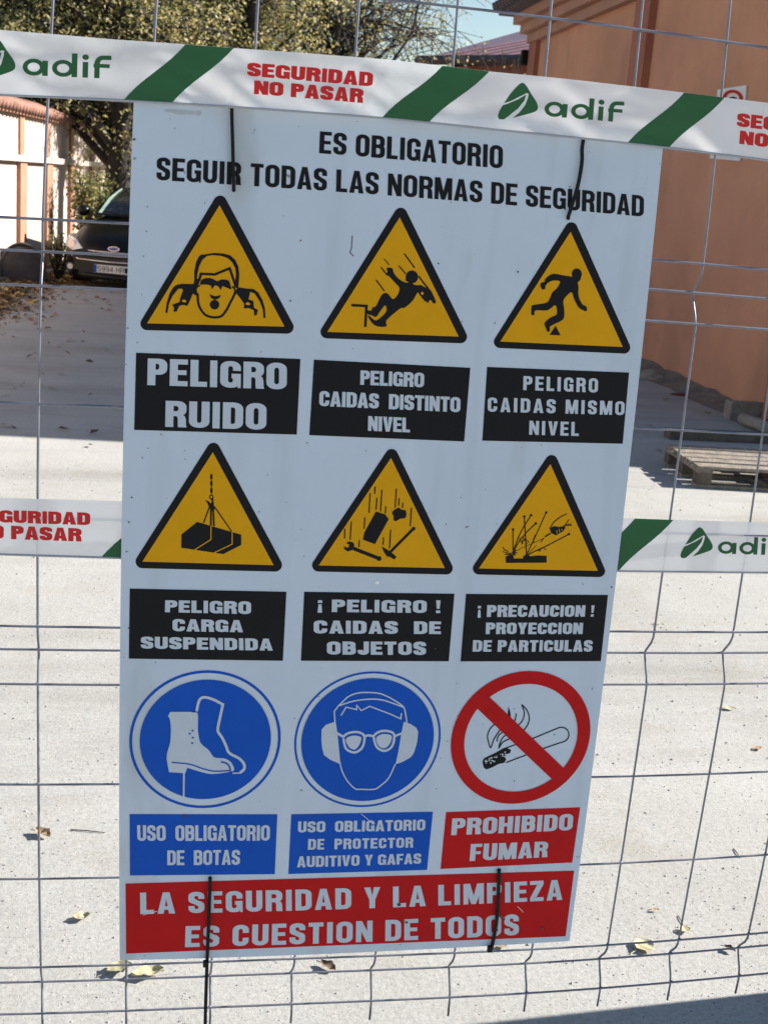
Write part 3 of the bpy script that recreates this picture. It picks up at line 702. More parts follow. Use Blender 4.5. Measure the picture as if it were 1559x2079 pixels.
# ================================================================== SAFETY SIGN
YS = -.017
sf = Surf(YS)
sign = thing('safety_sign', 'large white safety rules sign tied to the mesh fence', 'sign', (0, 0, 0))
cor = [sf.px(272.5, 196), sf.px(1347.5, 272), sf.px(1155.4, 1910.5), sf.px(243.8, 1949.7)]
NX, NZ = 12, 20; V = []; Fc = []
for lay, y in enumerate((0, -.0028)):
    for j in range(NZ+1):
        for i in range(NX+1):
            V.append(sf.put(bil(cor, i/NX, 1-j/NZ), y))
g = lambda l_, i, j: l_*(NX+1)*(NZ+1)+j*(NX+1)+i
for i in range(NX):
    for j in range(NZ):
        Fc.append((g(0, i, j), g(0, i, j+1), g(0, i+1, j+1), g(0, i+1, j))); Fc.append((g(1, i, j), g(1, i+1, j), g(1, i+1, j+1), g(1, i, j+1)))
for i in range(NX): Fc.append((g(0, i, 0), g(0, i+1, 0), g(1, i+1, 0), g(1, i, 0))); Fc.append((g(0, i, NZ), g(1, i, NZ), g(1, i+1, NZ), g(0, i+1, NZ)))
for j in range(NZ): Fc.append((g(0, 0, j), g(1, 0, j), g(1, 0, j+1), g(0, 0, j+1))); Fc.append((g(0, NX, j), g(0, NX, j+1), g(1, NX, j+1), g(1, NX, j)))
me = mesh('board', V, Fc); me.materials.append(M['board']); link('board', me, None, sign)
L1, L2, L3, L4 = .0005, .0010, .0015, .0020
def Q(pts): return [sf.px(*p) for p in pts]
def lettering(parent, lines, m, lift, sgap):
    for ln_ in lines:
        txt, pts = ln_[0], ln_[1]; s_, t_, gp = (ln_[2:]+sgap[len(ln_[2:]):]) if len(ln_) > 2 else sgap
        sf.build('lettering', text_polys(txt, Q(pts), s_, t_, gp), m, lift, parent, kind='stuff')
hd = (.36, .165, .15)
lettering(sign, [('ES OBLIGATORIO', [(649.7, 266.6), (1021, 296), (1020, 342.5), (648, 311)]),
                 ('SEGUIR TODAS LAS NORMAS DE SEGURIDAD', [(319.3, 319), (1307, 397.5), (1306, 440), (318, 365.5)])], M['black'], L1, hd)
PAN = [
 ('black', 'PELIGRO RUIDO', [(276.9, 716.2), (610, 728.9), (602.6, 882.4), (273, 872.9)], [
  ('PELIGRO', [(300.6, 727.5), (582.8, 737), (582.3, 791), (299.5, 781.8)], .40, .19, .13),
  ('RUIDO', [(336.9, 813.6), (541.5, 818.9), (540.8, 872.9), (335.8, 866.5)], .40, .19, .13)]),
 ('black', '', [(637.5, 730.3), (954.6, 746.8), (942.1, 896.4), (628, 883.5)], [
  ('PELIGRO', [(732, 751.9), (861.4, 756.9), (860.4, 786.6), (731.3, 781.1)], .40, .19, .07),
  ('CAIDAS  DISTINTO', [(648.8, 793.5), (934.8, 806.7), (934.1, 837.2), (648, 824.2)], .40, .19, .07),
  ('NIVEL', [(747.6, 844.6), (832, 848.3), (832, 878), (746.9, 874.6)], .40, .19, .07)]),
 ('black', '', [(988.5, 745), (1276.4, 756.5), (1263.5, 900.9), (978.8, 894.7)], [
  ('PELIGRO', [(1062.3, 763.4), (1213.7, 768.2), (1213, 797.3), (1061.6, 791.8)], .37, .18, .34),
  ('CAIDAS MISMO', [(989.9, 806.7), (1267.7, 815), (1266.7, 843), (989.6, 835.8)], .37, .18, .34),
  ('NIVEL', [(1074.4, 854.1), (1174.9, 856.9), (1174.2, 885.3), (1073.7, 882.5)], .37, .18, .30)]),
 ('black', '', [(264, 1195), (581.7, 1201.6), (574.5, 1341.6), (262.1, 1337.3)], [
  ('PELIGRO', [(336, 1218.6), (510, 1220.9), (510, 1247), (335.4, 1242.8)], .40, .22, .12),
  ('CARGA', [(350.8, 1256.5), (493.7, 1259.2), (493.7, 1283.7), (350.8, 1281.4)], .40, .22, .12),
  ('SUSPENDIDA', [(286.6, 1292.2), (553.6, 1296.8), (554.2, 1321), (286.6, 1316.7)], .40, .22, .12)]),
 ('black', '', [(617.7, 1201.6), (922.3, 1205.5), (910.8, 1342.6), (611.1, 1341.6)], [
  ('¡ PELIGRO !', [(644.8, 1217), (894.8, 1218.9), (894.1, 1244.8), (644.2, 1242.2)], .40, .22, .14),
  ('CAIDAS  DE', [(637, 1259.5), (895.1, 1261.8), (894.8, 1287.3), (637, 1286)], .40, .22, .14),
  ('OBJETOS', [(663.8, 1302.3), (864.7, 1302.7), (864.7, 1329.8), (663.8, 1328.8)], .40, .22, .14)]),
 ('black', '', [(945.8, 1205.8), (1233.7, 1208.1), (1219, 1342.3), (934.7, 1342.9)], [
  ('¡ PRECAUCION !', [(969.4, 1228.4), (1206.9, 1229), (1204.9, 1252), (968.7, 1252.6)], .42, .20, .11),
  ('PROYECCION', [(986.4, 1264), (1183.3, 1264.4), (1182, 1287.3), (985.7, 1287.3)], .42, .20, .11),
  ('DE PARTICULAS', [(960.2, 1299.7), (1202.9, 1299.7), (1201.6, 1323), (958.9, 1323)], .42, .20, .13)]),
 ('blue', '', [(263.7, 1653), (563.3, 1653.4), (558.1, 1774.9), (264.4, 1777.5)], [
  ('USO  OBLIGATORIO', [(278.8, 1675.2), (548.5, 1675.2), (547.9, 1706.6), (279.4, 1707.2)], .37, .17, .10),
  ('DE  BOTAS', [(340, 1726.5), (487.9, 1725.2), (487.3, 1755.7), (340, 1756.6)], .37, .17, .10)]),
 ('blue', '', [(591.5, 1653.4), (878.6, 1648.2), (866.8, 1766.2), (585.7, 1774.6)], [
  ('USO  OBLIGATORIO', [(605.6, 1667.8), (863.6, 1663.6), (862.9, 1685.7), (605, 1690.2)], .38, .19, .12),
  ('DE  PROTECTOR', [(625.8, 1703.4), (839.2, 1700.2), (838.6, 1720.7), (625.2, 1725.2)], .38, .19, .17),
  ('AUDITIVO Y GAFAS', [(603.4, 1738.7), (855.2, 1732.3), (854.6, 1753.4), (603, 1761.1)], .38, .19, .12)]),
 ('red', '', [(905.3, 1648.9), (1177.2, 1639.2), (1161.2, 1751.2), (894, 1764.3)], [
  ('PROHIBIDO', [(918, 1661.7), (1163.8, 1652), (1161.2, 1685.4), (915.5, 1695.7)], .40, .19, .12),
  ('FUMAR', [(955.6, 1713.6), (1113, 1708.2), (1110.5, 1740), (953, 1748.3)], .40, .19, .12)]),
 ('red', '', [(255.4, 1794.1), (1165, 1767.8), (1147.7, 1901), (256.7, 1936.2)], [
  ('LA SEGURIDAD Y LA LIMPIEZA', [(284.9, 1812.4), (1141, 1786), (1141, 1826.9), (285.5, 1855.7)], .37, .19, .21),
  ('ES CUESTION DE TODOS', [(377.3, 1880.4), (1052.8, 1855.7), (1052.8, 1898.4), (376, 1923)], .37, .19, .21)]),
]
for col, _, quad, lines in PAN:
    p = sf.build('caption_panel', [Q(quad)], M[col], L1, sign)
    lettering(p, lines, M['white'], L2, (.4, .18, .12))

# ---- pictograms, traced shape by shape
def tri_outline(C, cs):
    pts = []
    for (x, y, r) in cs:
        for k in range(24): pts.append((x+r*cos(2*pi*k/24), y+r*sin(2*pi*k/24)))
    pts.sort(); hull = []
    for seq in (pts, pts[::-1]):
        h = []
        for p in seq:
            while len(h) > 1 and (h[-1][0]-h[-2][0])*(p[1]-h[-2][1])-(h[-1][1]-h[-2][1])*(p[0]-h[-2][0]) <= 0: h.pop()
            h.append(p)
        hull += h[:-1]
    return [C(*p) for p in hull]
def el(C, x, y, rx, ry=None, n=18): ry = ry or rx; return Q([C(x+rx*cos(2*pi*k/n), y+ry*sin(2*pi*k/n)) for k in range(n)])
def st_(C, pts, w_, closed=False): return [Q([C(*p) for p in q]) for q in stroke(pts, w_, w_, closed)]
def pg(C, *pts): return [Q([C(*p) for p in pts])]
def sm(pts, closed=False, k=4):          # catmull-rom smoothing of a traced line
    n_ = len(pts); out = []
    rng = range(n_) if closed else range(n_-1)
    for i in rng:
        p = [pts[(i+d) % n_] if closed else pts[max(0, min(n_-1, i+d))] for d in (-1, 0, 1, 2)]
        for q in range(k):
            u = q/k
            out.append(tuple(.5*((2*p[1][a])+(-p[0][a]+p[2][a])*u+(2*p[0][a]-5*p[1][a]+4*p[2][a]-p[3][a])*u*u+(-p[0][a]+3*p[1][a]-3*p[2][a]+p[3][a])*u**3) for a in (0, 1)))
    if not closed: out.append(pts[-1])
    return out
def warning(C, cs, ys, pic, label, extra=None):
    t = sf.build('warning_triangle', [Q(tri_outline(C, cs))], M['black'], L1, sign, label=label)
    sf.build('yellow_field', [Q([C(*p) for p in ys])], M['yellow'], L2, t)
    sf.build('pictogram', pic, M['black'], L3, t, kind='stuff')
    if extra: sf.build('pictogram_lines', extra, M['yellow'], L4, t, kind='stuff')
C = crop(280, 390, 4.724)
pic = pg(C, (543, 900), (543, 760), (560, 675), (585, 620), (605, 602), (650, 597), (730, 584), (820, 590), (885, 606), (935, 650), (965, 715), (973, 780), (970, 860), (965, 912), (940, 925), (936, 850), (942, 790), (935, 730), (905, 672), (860, 632), (800, 612), (720, 605), (665, 612), (620, 650), (590, 710), (572, 790), (568, 840), (600, 835), (565, 920))
pic += st_(C, [(590, 850), (606, 784), (740, 790), (800, 765), (882, 732), (905, 800), (932, 880), (938, 915)], 24)
pic += pg(C, (545, 830), (600, 835), (588, 880), (560, 925), (555, 960), (575, 975), (590, 1000), (565, 995), (530, 975), (535, 890))
pic += pg(C, *sm([(598, 885), (618, 838), (680, 824), (725, 835), (765, 855), (805, 838), (870, 848), (888, 890), (898, 932), (855, 918), (812, 903), (797, 938), (772, 905), (738, 897), (712, 932), (697, 895), (640, 887)], True, 3))
pic += pg(C, (690, 978), (712, 990), (745, 1000), (780, 992), (798, 985), (790, 1008), (770, 1024), (740, 1034), (708, 1020), (694, 1000))
pic += [el(C, 737, 1080, 46)]
pic += st_(C, sm([(575, 975), (580, 1060), (605, 1125), (655, 1182), (735, 1202), (805, 1188), (855, 1125), (885, 1065), (912, 1015), (938, 955)]), 22)
pic += st_(C, sm([(600, 895), (566, 915), (562, 955), (582, 990)]), 14)+st_(C, sm([(905, 905), (932, 935), (925, 980), (905, 1025)]), 16)
pic += pg(C, (548, 882), (420, 880), (375, 890), (340, 915), (308, 970), (280, 1060), (266, 1155), (285, 1162), (300, 1070), (335, 995), (390, 928), (425, 926), (435, 945), (410, 1010), (402, 1055), (365, 1068), (330, 1080), (350, 1110), (342, 1145), (372, 1147), (400, 1090), (440, 1082), (476, 1092), (500, 1045), (530, 970), (560, 965))
pic += pg(C, (958, 912), (1040, 925), (1110, 930), (1155, 962), (1198, 1040), (1220, 1120), (1225, 1207), (1206, 1208), (1200, 1130), (1170, 1050), (1120, 972), (1078, 957), (1062, 1028), (1110, 1047), (1115, 1110), (1152, 1130), (1140, 1182), (1118, 1184), (1112, 1132), (1062, 1112), (1018, 1117), (1020, 1072), (985, 1020), (935, 960))
warning(C, [(790, 97, 63), (91, 1261, 64), (1430, 1294, 64)], [(785, 126), (90, 1259), (1407, 1290)], pic, 'yellow warning triangle with head and ear defenders, noise hazard',
        pg(C, (425, 1045), (432, 1032), (455, 1033), (468, 1048), (455, 1058), (432, 1054))+pg(C, (1030, 1070), (1055, 1055), (1080, 1070), (1072, 1084), (1045, 1082)))
C = crop(640, 410, 4.872)
pic = []
for a, c_, w_ in (((680, 562), (731, 624), 9), ((650, 646), (706, 718), 12), ((826, 632), (895, 712), 12), ((602, 773), (684, 882), 13), ((880, 512), (982, 652), 14), ((367, 1022), (520, 1030), 25), ((507, 1022), (495, 1238), 25)): pic += st_(C, [a, c_], w_)
pic += [el(C, 955, 742, 62, 64), el(C, 368, 1022, 12)]+pg(C, (897, 720), (893, 780), (935, 795), (985, 800), (1010, 745))
pic += pg(C, *sm([(705, 655), (760, 655), (778, 705), (830, 765), (893, 797), (950, 800), (985, 822), (1050, 825), (1082, 845), (1115, 850), (1150, 890), (1192, 985), (1170, 1005), (1138, 968), (1110, 1002), (1095, 975), (1065, 950), (1040, 915), (1015, 892), (960, 980), (882, 1047), (838, 1055), (705, 1170), (706, 1226), (645, 1236), (585, 1217), (545, 1175), (522, 1130), (537, 1128), (592, 1172), (640, 1150), (700, 1090), (704, 1045), (688, 1024), (640, 1085), (600, 1138), (560, 1122), (520, 1110), (517, 1072), (552, 1076), (570, 1042), (602, 1030), (650, 930), (690, 900), (725, 915), (764, 962), (800, 940), (828, 890), (830, 845), (780, 790), (728, 735), (695, 720), (715, 690)], True, 3))
pic += st_(C, [(1022, 735), (1070, 800), (1115, 855)], 16)+st_(C, [(1020, 890), (1060, 945), (1095, 985)], 14)
warning(C, [(845, 122, 64), (118, 1285, 65), (1435, 1333, 65)], [(835, 153), (120, 1285), (1417, 1332)], pic, 'yellow warning triangle with a person falling off an edge',
        pg(C, (1042, 905), (1056, 884), (1072, 905), (1066, 920), (1052, 918)))
C = crop(990, 440, 5.197)
pic = [el(C, 938, 604, 53, 58)]+pg(C, (890, 600), (985, 630), (975, 668), (940, 700), (885, 650))
pic += pg(C, *sm([(890, 637), (800, 620), (700, 602), (645, 622), (602, 662), (598, 688), (562, 697), (555, 730), (572, 766), (602, 763), (615, 715), (680, 675), (755, 678), (758, 705), (725, 760), (680, 800), (645, 880), (610, 910), (480, 932), (462, 945), (458, 1028), (475, 1038), (491, 1033), (503, 988), (630, 988), (710, 932), (730, 1000), (720, 1037), (652, 1070), (598, 1122), (608, 1165), (628, 1212), (645, 1213), (656, 1190), (660, 1155), (780, 1095), (805, 1050), (805, 980), (798, 880), (862, 806), (890, 806), (910, 870), (958, 958), (1020, 994), (1040, 995), (1046, 968), (1030, 940), (1000, 928), (957, 840), (955, 740), (938, 680)], True, 3))
pic += pg(C, (715, 1150), (652, 1247), (767, 1252))
warning(C, [(880, 124, 65), (130, 1320, 66), (1435, 1378, 66)], [(872, 158), (131, 1317), (1422, 1374)], pic, 'yellow warning triangle with a person stumbling over an obstacle')
C = crop(260, 890, 4.724)
pic = pg(C, (665, 802), (515, 922), (512, 1050), (915, 1110), (1087, 1022), (1087, 925))
for a, c_, w_ in (((782, 660), (727, 810), 12), ((797, 680), (797, 840), 17), ((818, 685), (826, 842), 17), ((830, 655), (994, 892), 11)): pic += st_(C, [a, c_], w_)
pic += pg(C, (740, 593), (775, 603), (795, 628), (806, 605), (795, 585), (818, 572), (826, 640), (834, 678), (805, 700), (778, 660), (765, 625))
pic += st_(C, [(800+17*cos(k*pi/6), 563+17*sin(k*pi/6)) for k in range(12)], 9, True)
for y_ in (368, 433, 500): pic += [el(C, 801, y_, 12, 29)]
pic += st_(C, [(801, 345), (802, 545)], 7)
warning(C, [(820, 106, 63), (140, 1181, 65), (1412, 1213, 65)], [(815, 133), (140, 1182), (1397, 1216)], pic, 'yellow warning triangle with a crate hanging from a crane hook',
        st_(C, [(797, 838), (797, 970), (633, 1074)], 9)+st_(C, [(1000, 898), (1000, 1015), (820, 1101)], 9))
C = crop(620, 900, 5.029)
pic = []
for a, c_ in (((711, 443), (708, 517)), ((660, 510), (650, 710)), ((730, 557), (722, 680)), ((781, 475), (766, 697)), ((820, 643), (816, 717)), ((929, 463), (915, 657)), ((956, 562), (951, 637)), ((993, 605), (991, 660)), ((1082, 662), (1070, 847)), ((607, 757), (600, 875)), ((403, 872), (400, 975)), ((469, 800), (457, 985)), ((551, 990), (548, 1060)), ((797, 962), (793, 1037)), ((870, 882), (858, 1075))): pic += st_(C, [a, c_], 12)
pic += pg(C, (720, 697), (815, 727), (850, 775), (710, 1030), (588, 985), (600, 915))
pic += pg(C, *sm([(885, 715), (900, 686), (950, 658), (980, 678), (1020, 685), (1031, 730), (1015, 765), (965, 772), (925, 795), (900, 782), (900, 745)], True, 3))
pic += pg(C, (392, 1050), (398, 1082), (430, 1104), (470, 1095), (497, 1060), (500, 1030), (480, 1008), (440, 1004), (418, 1020), (448, 1035), (440, 1066), (412, 1062))
pic += st_(C, [(485, 1072), (752, 1177)], 36)+[el(C, 752, 1177, 25)]+st_(C, [(1102, 873), (862, 1115)], 27)+[el(C, 1104, 872, 19)]
pic += pg(C, (778, 1053), (872, 1108), (932, 1162), (905, 1186), (852, 1156), (835, 1158), (803, 1115))
warning(C, [(880, 124, 65), (134, 1245, 65), (1438, 1275, 65)], [(873, 150), (137, 1247), (1422, 1274)], pic, 'yellow warning triangle with falling brick, stone, spanner and hammer')
C = crop(950, 910, 5.376)
pic = []
for p, w_ in (([(489, 890), (489, 1150)], 11), ([(613, 750), (637, 1160)], 12), ([(685, 735), (605, 860), (550, 970), (497, 1110)], 11), ([(735, 825), (640, 915), (560, 1010), (505, 1110)], 11), ([(850, 705), (740, 950), (640, 1160)], 10),
              ([(1100, 940), (850, 1070), (740, 1120), (650, 1165)], 11), ([(832, 978), (770, 1012), (640, 1065), (505, 1130)], 5), ([(900, 928), (838, 968)], 15), ([(745, 1060), (650, 1160)], 5), ([(825, 985), (790, 1030)], 7),
              ([(375, 1080), (400, 1110), (440, 1127)], 10), ([(378, 1128), (440, 1148), (540, 1142)], 9), ([(400, 1158), (520, 1165)], 10), ([(890, 880), (935, 805), (1000, 755), (1077, 715)], 10), ([(1060, 838), (1100, 777)], 8),
              ([(1050, 838), (1125, 828)], 9), ([(1040, 850), (1128, 842)], 8), ([(560, 985), (600, 1045)], 8), ([(590, 965), (645, 1040)], 8), ([(570, 1030), (640, 985)], 7), ([(585, 1050), (610, 985)], 8), ([(640, 1000), (665, 1032)], 8), ([(710, 980), (712, 1030), (730, 945)], 8),
              ([(735, 1120), (790, 1110), (775, 1132)], 9), ([(815, 1085), (850, 1110)], 8)): pic += st_(C, p, w_)
for x, y_ in ((489, 888), (613, 746), (687, 732), (738, 822), (852, 702), (1100, 938)): pic += [el(C, x, y_, 14, 14, 8)]
pic += pg(C, (410, 1182), (478, 1160), (497, 1178), (497, 1205), (598, 1205), (602, 1180), (640, 1155), (680, 1180), (760, 1172), (855, 1176), (857, 1250), (412, 1252))
pic += pg(C, (488, 1160), (505, 1100), (520, 1110), (510, 1165))
pic += pg(C, (888, 878), (940, 850), (990, 862), (1050, 848), (1062, 868), (1035, 908), (955, 952), (905, 925))
warning(C, [(910, 142, 67), (119, 1312, 67), (1427, 1340, 67)], [(897, 173), (118, 1312), (1414, 1338)], pic, 'yellow warning triangle with flying particles and a hand',
        st_(C, [(965, 895), (970, 930)], 6)+st_(C, [(990, 880), (998, 918)], 6)+st_(C, [(1018, 878), (1024, 900)], 6))

def disc_poly(C, e, scale=1.0, n=72):     # circle in the sign's own plane from its pixel extents (l, r, t, b, ymid, xmid)
    l_, r_, t_, b_ = sf.px(*C(e[0], e[4])), sf.px(*C(e[1], e[4])), sf.px(*C(e[5], e[2])), sf.px(*C(e[5], e[3]))
    cx, cz = (l_[0]+r_[0])/2, (t_[1]+b_[1])/2; R = ((r_[0]-l_[0])+(t_[1]-b_[1]))/4*scale
    return cx, cz, R, [(cx+R*cos(2*pi*k/n), cz+R*sin(2*pi*k/n)) for k in range(n)]
def ringp(cx, cz, r0_, r1_, n=72):
    a = [2*pi*k/n for k in range(n+1)]
    return [[(cx+r1_*cos(a[k]), cz+r1_*sin(a[k])), (cx+r1_*cos(a[k+1]), cz+r1_*sin(a[k+1])), (cx+r0_*cos(a[k+1]), cz+r0_*sin(a[k+1])), (cx+r0_*cos(a[k]), cz+r0_*sin(a[k]))] for k in range(n)]
C = crop(250, 1350, 4.585)
cx, cz, R, _ = disc_poly(C, (60, 1468, 50, 1333, 691, 764))
t = sf.build('mandatory_symbol', ringp(cx, cz, R*.963, R), M['blue'], L1, sign, label='blue round symbol with a pair of safety boots')
sf.build('blue_disc', [disc_poly(C, (157, 1376, 138, 1250, 694, 766))[3]], M['blue'], L2, t)
pic = pg(C, *([(440, 437), (600, 437), (690, 436), (700, 460)]+sm([(697, 600), (712, 700), (740, 745), (800, 795), (850, 860), (940, 870), (1000, 900), (1030, 950), (1032, 980), (1000, 994), (840, 1015), (740, 1000), (600, 957)])+[(580, 1008), (430, 998)]+sm([(408, 880), (412, 820), (440, 720), (447, 600), (438, 510), (420, 478)])))
pic += st_(C, [(568, 1000), (566, 1228)], 16)
pic += st_(C, sm([(686, 432), (705, 345), (735, 306), (790, 305), (860, 330)])+[(930, 368), (908, 470)]+sm([(888, 560), (885, 620), (925, 680), (960, 755), (990, 820), (1080, 870), (1125, 920), (1128, 968), (1090, 1003)]), 25)+st_(C, [(1095, 1006), (1018, 1008)], 11)
sf.build('pictogram', pic, M['white'], L3, t, kind='stuff')
pic = st_(C, sm([(455, 908), (620, 925), (740, 965), (850, 990), (1000, 984)]), 11)+st_(C, sm([(910, 903), (960, 915), (990, 945), (1002, 1003)]), 14)+st_(C, [(640, 438), (700, 440), (700, 470)], 8)
for x, y_ in ((648, 612), (622, 640), (650, 678), (645, 728)): pic += [el(C, x, y_, 11, 9, 7)]
sf.build('pictogram_lines', pic, M['blue'], L4, t, kind='stuff')
C = crop(580, 1350, 4.724)
cx, cz, R, _ = disc_poly(C, (85, 1483, 62, 1363, 712, 784))
t = sf.build('mandatory_symbol', ringp(cx, cz, R*.972, R), M['blue'], L1, sign, label='blue round symbol with ear defenders and goggles')
sf.build('blue_disc', [disc_poly(C, (152, 1418, 128, 1305, 714, 785))[3]], M['blue'], L2, t)
pic = pg(C, (470, 545), (385, 575), (345, 620), (343, 720), (350, 800), (368, 865), (430, 910), (525, 952), (500, 690), (488, 600), (480, 545))
pic += pg(C, (1143, 548), (1200, 568), (1250, 600), (1270, 640), (1260, 740), (1230, 840), (1200, 885), (1120, 930), (1053, 952), (1080, 830), (1112, 640), (1132, 545))
pic += st_(C, [(474, 560), (466, 445), (510, 388)]+sm([(520, 380), (600, 305), (690, 270), (780, 264), (890, 272), (990, 310), (1110, 385), (1142, 435), (1162, 555)]), 13)
pic += st_(C, sm([(515, 390), (650, 347), (800, 328), (920, 335), (1020, 365), (1135, 408)]), 13)
pic += st_(C, [(530, 486), (580, 405), (680, 428), (682, 388), (725, 437), (805, 397), (1000, 470), (1103, 517), (1110, 462)], 12)
pic += st_(C, sm([(520, 930), (540, 1015), (590, 1110), (665, 1187), (720, 1192), (850, 1192), (920, 1150), (990, 1080), (1050, 950)]), 12)
pic += st_(C, sm([(558, 690), (600, 655), (680, 643), (745, 668), (755, 720), (735, 790), (690, 830), (645, 838), (585, 810), (562, 755)], True), 22)
pic += st_(C, sm([(848, 680), (895, 642), (960, 632), (1025, 650), (1042, 690), (1025, 770), (985, 812), (935, 823), (880, 795), (855, 745)], True), 22)
pic += pg(C, *sm([(578, 712), (640, 678), (718, 690), (720, 735), (690, 790), (655, 812), (605, 785)], True))+pg(C, *sm([(868, 702), (925, 663), (1010, 675), (1012, 725), (980, 780), (935, 800), (888, 772)], True))
pic += st_(C, sm([(748, 690), (795, 675), (852, 688)]), 22)+st_(C, [(488, 652), (560, 693)], 24)+st_(C, [(1040, 686), (1120, 652)], 20)
sf.build('pictogram', pic, M['white'], L3, t, kind='stuff')
C = crop(900, 1350, 5.029)
cx, cz, R, _ = disc_poly(C, (78, 1495, 66, 1413, 740, 787)); _, _, Ri, _ = disc_poly(C, (213, 1365, 200, 1293, 746, 789))
t = sf.build('prohibition_symbol', ringp(cx, cz, Ri, R)+pg(C, (472, 330), (400, 290), (310, 400), (350, 450), (1105, 1165), (1170, 1210), (1280, 1110), (1225, 1052)), M['red'], L2, sign, label='red barred circle over a burning cigarette')
pic = st_(C, [(600, 862), (900, 756), (1160, 648)]+arc(1205, 712, 75, 76, -105, 78, 8)+[(1190, 795), (1010, 857), (640, 997)], 12)
pic += pg(C, (398, 990), (410, 960), (430, 945), (520, 903), (600, 858), (640, 845), (690, 868), (680, 900), (645, 912), (625, 940), (640, 965), (620, 1000), (560, 1012), (500, 1045), (440, 1068), (412, 1050))
for p in ([(522, 605), (475, 655), (450, 720), (458, 780), (482, 845), (515, 760), (575, 665)], [(547, 782), (560, 725), (612, 678)], [(632, 718), (590, 765), (565, 848), (600, 795), (660, 760), (740, 730)], [(742, 495), (725, 575), (650, 680)], [(798, 405), (825, 490), (805, 570), (760, 620)], [(798, 405), (850, 460), (875, 540), (860, 610), (820, 665)]): pic += st_(C, sm(p, k=5), 12)
pic += pg(C, (655, 515), (662, 425), (682, 480), (688, 550), (670, 560))
sf.build('cigarette_pictogram', pic, M['black'], L1, t, kind='stuff')
rr = random.Random(4); pic = []
for _ in range(34):
    u, v = rr.random(), rr.uniform(-.8, .8); x, y_ = 425+u*230, 1000-u*100+v*40*(1-.2*u); pic += [el(C, x, y_, rr.uniform(5, 11), rr.uniform(4, 8), 6)]
sf.build('ash_specks', pic, M['white'], L1+.0003, t, kind='stuff')
# screw / tie holes
for k, (x, y_) in enumerate(((475, 386), (1153, 443), (427, 1783), (1013, 1767))):
    h_ = sf.build('fixing_hole', [el(crop(0, 0, 1), x, y_, 4, 4, 10)], M['black'], L4+.0004, sign)
# scratches and chips on the enamel
chip = mat('chipped_spot', (.05, .035, .035), .7); scr = mat('light_scratch', (.85, .85, .84), .5)
Cp = crop(640, 410, 4.872)
sf.build('rust_scratch', st_(Cp, sm([(368, 335), (362, 400), (358, 460), (345, 500), (380, 535)]), 9), chip, L1, sign)
C1 = crop(0, 0, 1)
pic = [el(C1, x, y_, r_, r_*.8, 7) for x, y_, r_ in ((1051, 552, 2.2), (1241, 1192, 2), (273, 283, 3), (1008, 1888, 3), (1100, 1885, 3), (810, 1837, 4), (825, 1873, 3), (590, 611, 2), (376, 1657, 3), (300, 420, 1.5), (292, 520, 1.6), (298, 470, 1.5), (268, 1010, 2), (262, 1060, 2), (290, 930, 1.6), (884, 1317, 2), (258, 1120, 2), (262, 1275, 2), (890, 535, 2))]
for p_ in pic: sf.build('chip', [p_], chip, L4+.0002, sign)
sf.build('torn_hole', [el(C1, 766, 1183, 4.5, 3.5, 7)], scr, L1, sign)
smg = mat('grey_smudge', (.40, .44, .48), .6)
sf.build('smudge', [el(C1, x, y_, rx_, ry_, 12) for x, y_, rx_, ry_ in ((350, 225, 16, 3.4), (368, 228, 18, 4.6), (392, 229, 16, 3.6), (404, 230, 6, 5))], smg, L1, sign)
pic = []
for a, c_ in (((733, 1652), (752, 1668)), ((290, 1858), (320, 1850)), ((1050, 1840), (1062, 1852))): pic += st_(C1, [a, c_], .8)
sf.build('scratches', pic, scr, L4+.0003, sign, kind='stuff')

# ================================================================== BARRIER TAPES
LOGO = dict()
def logo_polys(f):                      # f maps logo units (x right, y up) to rectified coordinates
    k = .7265; e = lambda x, y: f((x-788)*k-198, (415-y)*k-30)
    P = [[e(*p) for p in sm([(820, 315), (852, 255), (888, 205), (915, 182), (940, 195), (975, 245), (1010, 292), (1022, 325), (1010, 350), (960, 372)], False, 3)+[(878, 402), (915, 365), (945, 318), (958, 270), (960, 246), (948, 242), (900, 272), (860, 298)]]]
    P += [[e(*p) for p in [(812, 330), (850, 312), (900, 285), (946, 252), (938, 290), (905, 340), (850, 395), (828, 415), (800, 416), (790, 398), (795, 370)]]]
    def S_(pts, w_, c_=False): return [[f(*p) for p in q] for q in stroke(pts, w_, w_*.8, c_)]
    ell = lambda x, y, rx, ry: [(x+rx*cos(2*pi*i/20), y+ry*sin(2*pi*i/20)) for i in range(20)]
    R_ = lambda x0, y0, x1, y1: [f(x0, y0), f(x1, y0), f(x1, y1), f(x0, y1)]
    P += S_(ell(44, 33, 34, 26), 19, True)+[R_(78, 0, 100, 60)]
    P += S_(ell(160, 33, 34, 26), 19, True)+[R_(194, 0, 216, 94)]
    P += [R_(237, 0, 259, 62), [f(*p) for p in ell(248, 81, 13, 11)]]
    P += S_([(294, 0), (294, 58)]+arc(318, 58, 24, 24, 180, 95, 6)+[(350, 83)], 21)+[R_(280, 42, 344, 57)]
    return P
TX = M['tape']
